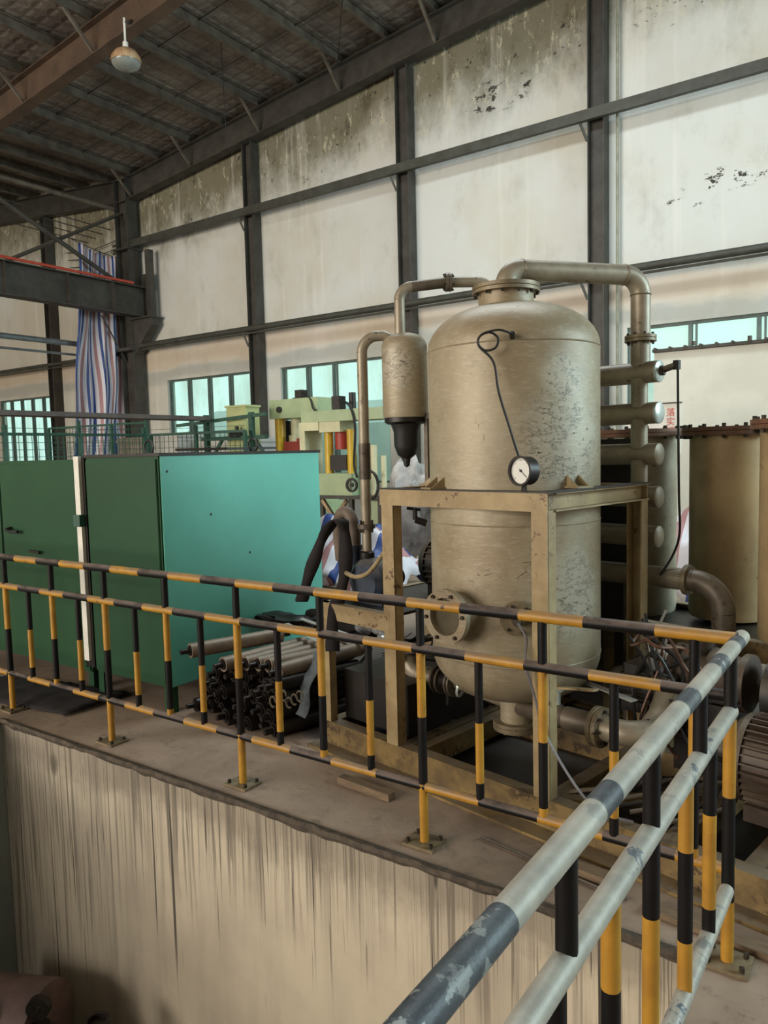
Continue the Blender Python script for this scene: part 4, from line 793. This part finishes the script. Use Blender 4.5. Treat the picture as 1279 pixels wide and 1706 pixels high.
# long suction pipe
k0 = Vector((-.37, .2, 0)); dd = (SC-k0).normalized(); dd.z = 0
T = SThing('suction_pipe', 'long thin vertical pipe dropping from the separator to the blue pump', 'pipe', (k0.x, k0.y, 1.05)); z = 2.285
T.part('bend', MB().tube([SC+up(2.25)+dd*-.04]+[k0+dd*.12+up(z)]+arc(k0+dd*.09+up(z-.09), k0+dd*.09+up(z), k0+up(z-.09))[1:], .029, 16), PIPE)
T.part('drop_leg', MB().cyl(k0+up(z-.09), k0+up(1.3), .029, n=16), PIPE); T.part('sleeve', MB().cyl(k0+up(1.5), k0+up(1.7), .033, n=16), PIPED); T.part('sleeve', MB().cyl(k0+up(1.06), k0+up(1.3), .027, n=16), PIPE)
fl_ = T.part('union', MB().cyl(k0+up(1.225), k0+up(1.25), .05, n=20), PIPED); bolts(T, fl_, k0+up(1.25), (0, 0, 1), .042, 4, .008, .02); bolts(T, fl_, k0+up(1.225), (0, 0, -1), .042, 4, .008, .02)
T.part('reducer', MB().lathe([(.036, 1.02), (.042, 1.03), (.042, 1.09), (.03, 1.1)], k0, n=20), IRON)
# blue pump
PCn = Vector((-.34, .22, 0)); T = SThing('blue_pump', 'worn blue pump under the long thin pipe', 'pump', (PCn.x, PCn.y, .815))
T.part('volute', MB().lathe([(0, -.09), (.1, -.09), (.13, -.06), (.135, 0), (.13, .06), (.1, .09), (0, .09)], PCn+up(.93), (0, 1, 0), 32), BLUE); T.part('inlet', MB().cyl(k0+up(.95), k0+up(1.03), .045, n=18), PIPED)
T.part('outlet_elbow', MB().cyl(PCn+Vector((-.13, -.02, .9)), PCn+Vector((-.13, -.02, 1.1)), .036, n=16).cyl(PCn+Vector((-.13, -.02, 1.1)), PCn+Vector((-.13, -.02, 1.125)), .042, n=16), BLUE); T.part('foot', MB().box(PCn.x-.16, PCn.x+.14, PCn.y-.08, PCn.y+.08, .815, .85), BLUE)
T.part('gland', MB().cyl(PCn+Vector((.0, .09, .93)), PCn+Vector((0, .2, .93)), .07, .05, 20), IRON)
h0 = PCn+Vector((-.13, -.02, 1.12)); single('rubber_hose', MB().tube(spline([h0, h0+up(.08), h0+Vector((-.02, 0, .15)), h0+Vector((-.06, .0, .19)), h0+Vector((-.12, 0, .17)), h0+Vector((-.16, .02, .08)), h0+Vector((-.18, .05, -.1))], 6), .034, 14), mat('brown_rubber_hose', (112, 96, 82), (86, 74, 64), 12, .6), 'thick brown hose bent over the blue pump outlet', 'hose', h0, sk=True)
m = MB(); pts = spline([(-.72, .0, .80), (-.68, -.005, .88), (-.6, .0, 1.04), (-.55, .03, 1.18), (-.5, .07, 1.27), (-.455, .09, 1.275), (-.43, .09, 1.2), (-.43, .085, 1.0), (-.43, .03, .85), (-.43, -.02, .74), (-.43, -.025, .56)], 5); prev = None
for i, p in enumerate(pts):
    sd = Vector((.3, .95, 0)) if 14 < i < 30 else Vector((.8, .6, 0)); wv = .035+.006*math.sin(i*.8); pq = [p-sd*wv, p+sd*wv]
    if prev: m.add(prev+pq, [(0, 1, 3, 2)], 0, True)
    prev = pq
o = single('black_strap', m, CLOTH, 'wide black cloth strap draped over the brown hose and stand', 'strap', (-.6, 0, .8), sk=True); o.modifiers.new('thickness', 'SOLIDIFY').thickness = .008
single('yellowed_hose', MB().tube(spline([(-.35, .02, 1.0), (-.25, .0, .99), (-.17, .02, 1.02), (-.1, .06, 1.12), (-.08, .1, 1.18)], 6), .012, 8), FRAME, 'thin cream hose curving from the blue pump to the frame leg', 'hose', (-.3, .02, 1.0), sk=True)
# finned dark motor behind the leg
def fin_motor(name, label, c, L, r, mtl, nf=30):
    T = SThing(name, label, 'motor', (c[0]+L/2, c[1], c[2]-r-.03)); c = Vector(c); X = Vector((1, 0, 0))
    T.part('housing', MB().cyl(c, c+X*L, r*.9, n=32), mtl)
    for i in range(nf):
        a = 2*math.pi*i/nf; e = Vector((0, math.cos(a), math.sin(a))); T.part('cooling_fin', MB().bar(c+e*r*.95+X*L*.06, c+e*r*.95+X*L*.94, .006, r*.2, e), mtl)
    T.part('end_bell', MB().lathe([(0, -.06), (r*.5, -.06), (r*.85, -.035), (r, -.005), (r, .02)], c, X, 28), mtl); T.part('fan_cover', MB().lathe([(r*1.02, 0), (r*1.02, .07), (r*.8, .09), (0, .09)], c+X*L, X, 28), mtl)
    T.part('terminal_box', MB().box(c.x+L*.25, c.x+L*.6, c.y-.06, c.y+.06, c.z+r*.85, c.z+r*1.35).box(c.x+L*.23, c.x+L*.62, c.y-.068, c.y+.068, c.z+r*1.35, c.z+r*1.42), mtl); T.part('foot', MB().box(c.x+.03, c.x+L-.03, c.y-r*.8, c.y+r*.8, c.z-r-.03, c.z-r*.8), mtl)
    T.part('shaft', MB().cyl(c-X*.12, c-X*.05, r*.2, n=14), STEEL)
fin_motor('electric_motor', 'dark finned electric motor between the frame leg and the tank', (-.22, .62, 1.0), .36, .15, MOTORK, 26)
fin_motor('electric_motor', 'brown dusty finned motor at the right picture edge', (1.58, .5, .36), .42, .18, MOTOR, 34)
# lower left valve pipe
T = SThing('drain_pipe', 'pipe with wafer valves running left from below the tank', 'pipe', (0, .3, .14)); z = .43
T.part('elbow', MB().tube(arc((-.08, .3, z+.09), (-.17, .3, z+.09), (-.08, .3, z)), .05, 18), PIPE); T.part('riser', MB().cyl((-.17, .3, z+.09), (-.17, .3, .55), .05, n=18), PIPED); T.part('run', MB().cyl((-.08, .3, z), (.08, .3, z), .048, n=18), PIPE)
for u in (.05, .085, .15, .17): T.part('wafer_flange', MB().cyl((u, .3, z), (u+.012, .3, z), .075, n=24), PIPED)
T.part('valve_disc', MB().cyl((.1, .3, z), (.145, .3, z), .055, n=20).cyl((.122, .3, z-.05), (.122, .3, z-.13), .014, n=10), IRON)
T.part('tank_run', MB().tube(spline([(.17, .3, z), (.26, .34, .40), (.36, .42, .35), (.42, .45, .34)], 5), .028, 14), PIPE)
T.part('clamp', MB().ring((.2, .31, .42), (1, .3, -.2), .05, .062, .012, 24), SILVER)
# lower right valve pipe
T = SThing('return_pipe', 'flanged return pipe with ball valve and elbow at the tank foot', 'pipe', (1.0, .3, .14)); z = .40; v = .3
T.part('nozzle', MB().cyl((.5, .42, .34), (.72, v+.02, z-.02), .04, n=18), PIPED); T.part('valve_body', MB().lathe([(.04, 0), (.055, .01), (.055, .03), (.045, .04), (.06, .075), (.045, .11), (.055, .12), (.055, .14), (.04, .15)], (.72, v, z), (1, 0, 0), 22), PIPED); T.part('valve_stem', MB().cyl((.795, v, z+.05), (.795, v, z+.12), .014, n=8).cyl((.795, v, z+.12), (.795, v, z+.14), .03, n=6), SILVER)
T.part('valve_handle', MB().bar((.795, v, z+.135), (1.05, v-.1, z+.2), .03, .01), FRAME); T.part('run', MB().cyl((.86, v, z), (.99, v, z), .055, n=22), PIPED)
fl_ = T.part('flange', MB().lathe([(.05, -.022), (.09, -.022), (.09, -.003), (.085, 0), (.09, .003), (.09, .022), (.05, .022)], (1.01, v, z), (1, 0, 0), 32), FLANGE); bolts(T, fl_, (1.032, v, z), (1, 0, 0), .073, 8, .008, .014)
T.part('elbow', MB().tube([(1.02, v, z), (1.1, v, z)]+[Vector(p) for p in arc((1.1, v+.1, z), (1.1, v, z), (1.2, v+.1, z), 8)]+[Vector((1.2, v+.2, z+.04)), Vector((1.2, v+.28, z+.12))], .056, 20), PIPE)
single('bracket_plate', MB().bar((.95, .5, .48), (1.1, .62, .5), .07, .006).bar((.8, .55, .5), (1.1, .45, .5), .04, .006), GREYP, 'pale bent bracket plate behind the yellow valve handle', 'bracket', (1.0, .5, .48), sk=True)
# vacuum pump body and wiring at the right
T = SThing('vacuum_pump', 'brown cast pump with round flanges behind the railing corner', 'pump', (1.3, .75, .14)); cP = Vector((1.15, .78, .58))
T.part('casing', MB().lathe([(0, -.02), (.1, -.02), (.13, 0), (.13, .03), (.11, .04), (.11, .16), (.135, .17), (.135, .2), (.11, .21), (.11, .3), (.13, .31), (.13, .34), (0, .36)], cP, (1, 0, 0), 32), MOTOR); T.part('pedestal', MB().box(1.18, 1.46, .68, .88, .14, .48), IRON); T.part('port', MB().cyl(cP+Vector((.12, 0, .1)), cP+Vector((.12, 0, .2)), .05, n=18), MOTOR)
T.part('belt_guard', MB().lathe([(0, 0), (.15, 0), (.15, .05), (0, .05)], cP+Vector((.42, 0, -.02)), (1, 0, 0), 32), MOTORK)
fin_motor('small_motor', 'small dark motor low under the cooler tubes', (.95, .62, .52), .18, .08, MOTORK, 18)
cols = [BLACK, COPPER, RIM, BLACK, GREYP, BLACK, PIPED, BLACK, CLOTH, BLACK]
for k in range(18):
    a = Vector((random.uniform(.95, 1.15), random.uniform(.5, .9), random.uniform(.62, .85))); b = Vector((random.uniform(1.1, 1.5), random.uniform(.35, .7), random.uniform(.16, .6)))
    mid = [a.lerp(b, t)+Vector((random.uniform(-.12, .12), random.uniform(-.1, .1), random.uniform(-.12, .1))) for t in (.25, .5, .75)]
    single('loose_cable', MB().tube(spline([a]+mid+[b], 6), random.choice((.005, .007, .009)), 6), cols[k % 10], ('tangled thin %s cable in the nest of wiring behind the railing corner' % ('black', 'copper-brown', 'rust-brown', 'black', 'pale grey', 'black', 'grey', 'black', 'black', 'black')[k % 10]), 'cable', b, 'tangled cables behind the railing corner', True)
for k in range(7):
    a = Vector((.98+.07*k, .1, .16)); b = a+Vector((.25, .35+.05*k, .02)); single('loose_cable', MB().tube(spline([a, a.lerp(b, .4)+Vector((.06, -.04, .03)), a.lerp(b, .7)+Vector((-.05, .03, .0)), b], 6), .01, 7), IRON if k % 2 else PIPED, 'dusty thick cable lying along the skid under the railing corner', 'cable', a, 'cables lying on the skid', True)
# scrap under the pump stand
for k in range(14):
    a = Vector((random.uniform(-.5, -.1), random.uniform(.15, .5), random.uniform(.44, .6))); b = a+Vector((random.uniform(-.25, .3), random.uniform(.1, .45), random.uniform(-.06, .06))); single('scrap_rod', MB().cyl(a, b, random.uniform(.005, .014), n=7), (IRON, PIPED, ROLLERK)[k % 3], 'thin dark scrap rod in the tangle under the pump stand', 'rod', a, 'scrap rods under the pump stand', True)
single('scrap_bin', MB().box(-.5, .0, .12, .8, .14, .42), IRON, 'black oily box of scrap under the pump stand', 'box', (-.25, .4, .14), sk=True)
single('plastic_film', MB().tube(spline([(-.56, .3, .62), (-.42, .24, .66), (-.3, .2, .67), (-.2, .2, .6), (-.17, .22, .5)], 6), [.02+.02*abs(math.sin(i*.9)) for i in range(25)], 12), FILM, 'shiny crumpled clear plastic film under the pump stand', 'film', (-.4, .2, .5), sk=True)
single('floor_post', MB().cyl((-.44, .25, .14), (-.44, .25, .3), .02, n=10).cyl((-.44, .25, .3), (-.44, .25, .31), .03, n=10), GREYP, 'short grey stub standing on the skid under the scrap', 'post', (-.44, .25, .14), sk=True)
single('timber_offcut', MB().bar((-2.3, 2.86, .02), (-1.97, 2.83, .02), .05, .035), WOOD, 'short timber offcut on the floor under the railing', 'timber', (-2.1, 2.85, 0)); single('timber_offcut', MB().bar((-1.15, 2.72, .02), (-.9, 2.70, .02), .06, .03), WOOD, 'rusty timber offcut beside the skid under the railing', 'timber', (-1.1, 2.7, 0))
single('floor_plank', MB().bar((-.72, 2.62, .012), (-.28, 2.57, .012), .06, .02), WOOD, 'thin plank on the floor beside the corner post', 'plank', (-.5, 2.6, 0)); single('thin_rod', MB().cyl((-1.45, 2.74, .01), (-.8, 2.62, .01), .006, n=6), STEEL, 'thin steel rod lying on the floor by the skid', 'rod', (-1.2, 2.7, 0))

# ================================================================ RAILINGS
def banded(p0, p1, r, cuts, first, n=14):
    """tube from p0 to p1 with paint bands; cuts are fractions where the paint changes"""
    p0 = Vector(p0); p1 = Vector(p1); ts = [0]+[c for c in cuts if 0 < c < 1]+[1]; pts = []; bands = []
    for i in range(len(ts)): pts.append(p0.lerp(p1, ts[i]))
    for i in range(len(ts)-1): bands.append((first+i) % 2)
    return MB().tube(pts, r, n, bands=bands)
YK = [RAILY, RAILK]
RYv = 2.583; xa, xb = -6.6, -.435
T = Thing('pit_railing', 'yellow and black striped pipe railing along the pit edge', 'railing', (-2.7, RYv, 0))
def cutsx(off): 
    k0 = math.ceil((xa-off)/.25); out = []; 
    while off+.25*k0 < xb: out.append((off+.25*k0-xa)/(xb-xa)); k0 += 1
    return out
def firstx(off): return 0 if int(math.floor((xa-off)/.25)) % 2 == 0 else 1
for nm, z, off, r in (('top_rail', 1.025, -1.69, .0215), ('middle_rail', .835, -1.92+.0, .020), ('bottom_rail', .25, -1.62, .019)):
    T.part(nm, banded((xa, RYv, z), (xb, RYv, z), r, cutsx(off), firstx(off)), YK)
xpost = [-.565-1.071*k for k in range(6)]
for k in range(0, 23):
    x = -.565-.2677*k
    if x < xa: break
    if k % 2 == 0:
        T.part('baluster_top', banded((x, RYv, .85), (x, RYv, 1.01), .0175, [], 1), YK)
        ft = k % 4 == 0 and k > 0
        if not ft:
            T.part('baluster', banded((x, RYv, .82), (x, RYv, .262), .0175, [.46+.03*random.random(), .94], 0), YK)
        else:
            pt = T.part('post', banded((x, RYv, .82), (x, RYv, .0), .019, [.33, .68], 0), YK)
            T.part('base_plate', MB().box(x-.075, x+.075, RYv-.06, RYv+.06, 0, .012), FLANGE, pt)
            for sx in (-.055, .055):
                for sy in (-.04, .04): T.part('bolt', MB().cyl((x+sx, RYv+sy, .012), (x+sx, RYv+sy, .028), .009, n=6), BOLT, pt)
    else: T.part('baluster', banded((x, RYv, .82), (x, RYv, .262), .0165, [.44, .88], 1), YK)
T2 = Thing('side_railing', 'worn pale railing running from the corner toward the viewer', 'railing', (-.435, 1.2, 0)); XR = -.435
def yb(y0, y1, z, r, cuts, first): # cuts in metres along from y0
    L = abs(y1-y0); return banded((XR, y0, z), (XR, y1, z), r, [c/L for c in cuts], first, 18)
WG = [RAILW, RAILG]
T2.part('top_rail', yb(2.66, -.9, 1.015, .0245, [.08, .16, .33, .45, .70, .82, 1.33, 1.42, 1.78, 2.3, 2.6], 0), WG)
T2.part('middle_rail', yb(2.48, -.9, .82, .0235, [1.6, 1.9, 2.4], 0), WG); T2.part('bottom_rail', yb(2.45, -.9, .252, .022, [1.2, 1.5], 0), WG)
pt = T2.part('corner_post', banded((XR, 2.47, 1.0), (XR, 2.47, 0), .0195, [.20, .45, .79], 1), YK); T2.part('base_plate', MB().box(XR-.07, XR+.07, 2.41, 2.53, 0, .012), FLANGE, pt)
for sx in (-.05, .05):
    for sy in (-.04, .04): T2.part('bolt', MB().cyl((XR+sx, 2.47+sy, .012), (XR+sx, 2.47+sy, .028), .009, n=6), BOLT, pt)
for y in (2.06, 1.11, .6, .1, -.4): T2.part('baluster_top', banded((XR, y, 1.0), (XR, y, .83), .0185, [], 1), YK)
for k, y in enumerate((2.19, 1.91, 1.60, 1.33, 1.06, .79, .52, .25, -.02, -.29, -.56)):
    T2.part('baluster', banded((XR, y, 1.0 if k == 2 else .81), (XR, y, .26), .0185, ([.36, .86] if k % 2 == 0 and k != 2 else [.5] if k == 2 else [.32, .75]), 1 if k % 2 == 0 else 0), YK)
# things down in the pit at the lower left
T = Thing('pit_machine', 'dark drum with a greenish end cap down in the pit', 'machine', (-3.95, 1.95, -2.6))
T.part('drum', MB().cyl((-4.35, 1.75, -1.42), (-3.72, 2.05, -1.42), .26, n=32), mat('pinkish_drum', (112, 92, 88), (86, 72, 70), 5, .6)); T.part('end_cap', MB().lathe([(0, .03), (.16, .02), (.18, 0)], (-3.9, 1.72, -1.3), (.5, -.8, .2), 24), FGREEN); T.part('support', MB().box(-4.2, -3.8, 1.75, 2.1, -2.6, -1.6), IRON)
T = Thing('lifting_lug', 'black lifting lug rising from the pit at the lower left', 'lug', (-3.62, 1.95, -2.6)); T.part('eye', MB().lathe([(.02, -.02), (.06, -.02), (.06, .02), (.02, .02), (.02, -.02)], (-3.62, 1.96, -1.17), (.6, -.8, 0), 20), IRON); T.part('shoulder', MB().lathe([(0, -1.26), (.05, -1.25), (.1, -1.32), (.13, -1.5), (.13, -2.6)], (-3.6, 1.95, 0), n=24), IRON)
T = Thing('pit_pipe_end', 'dark round pipe end standing in the pit', 'pipe', (-3.3, 2.05, -2.6)); T.part('pipe', MB().cyl((-3.3, 2.08, -2.6), (-3.3, 2.08, -1.2), .055, n=20), IRON); T.part('rim', MB().ring((-3.3, 2.08, -1.2), (0, 0, 1), .045, .065, .02, 24), IRON)
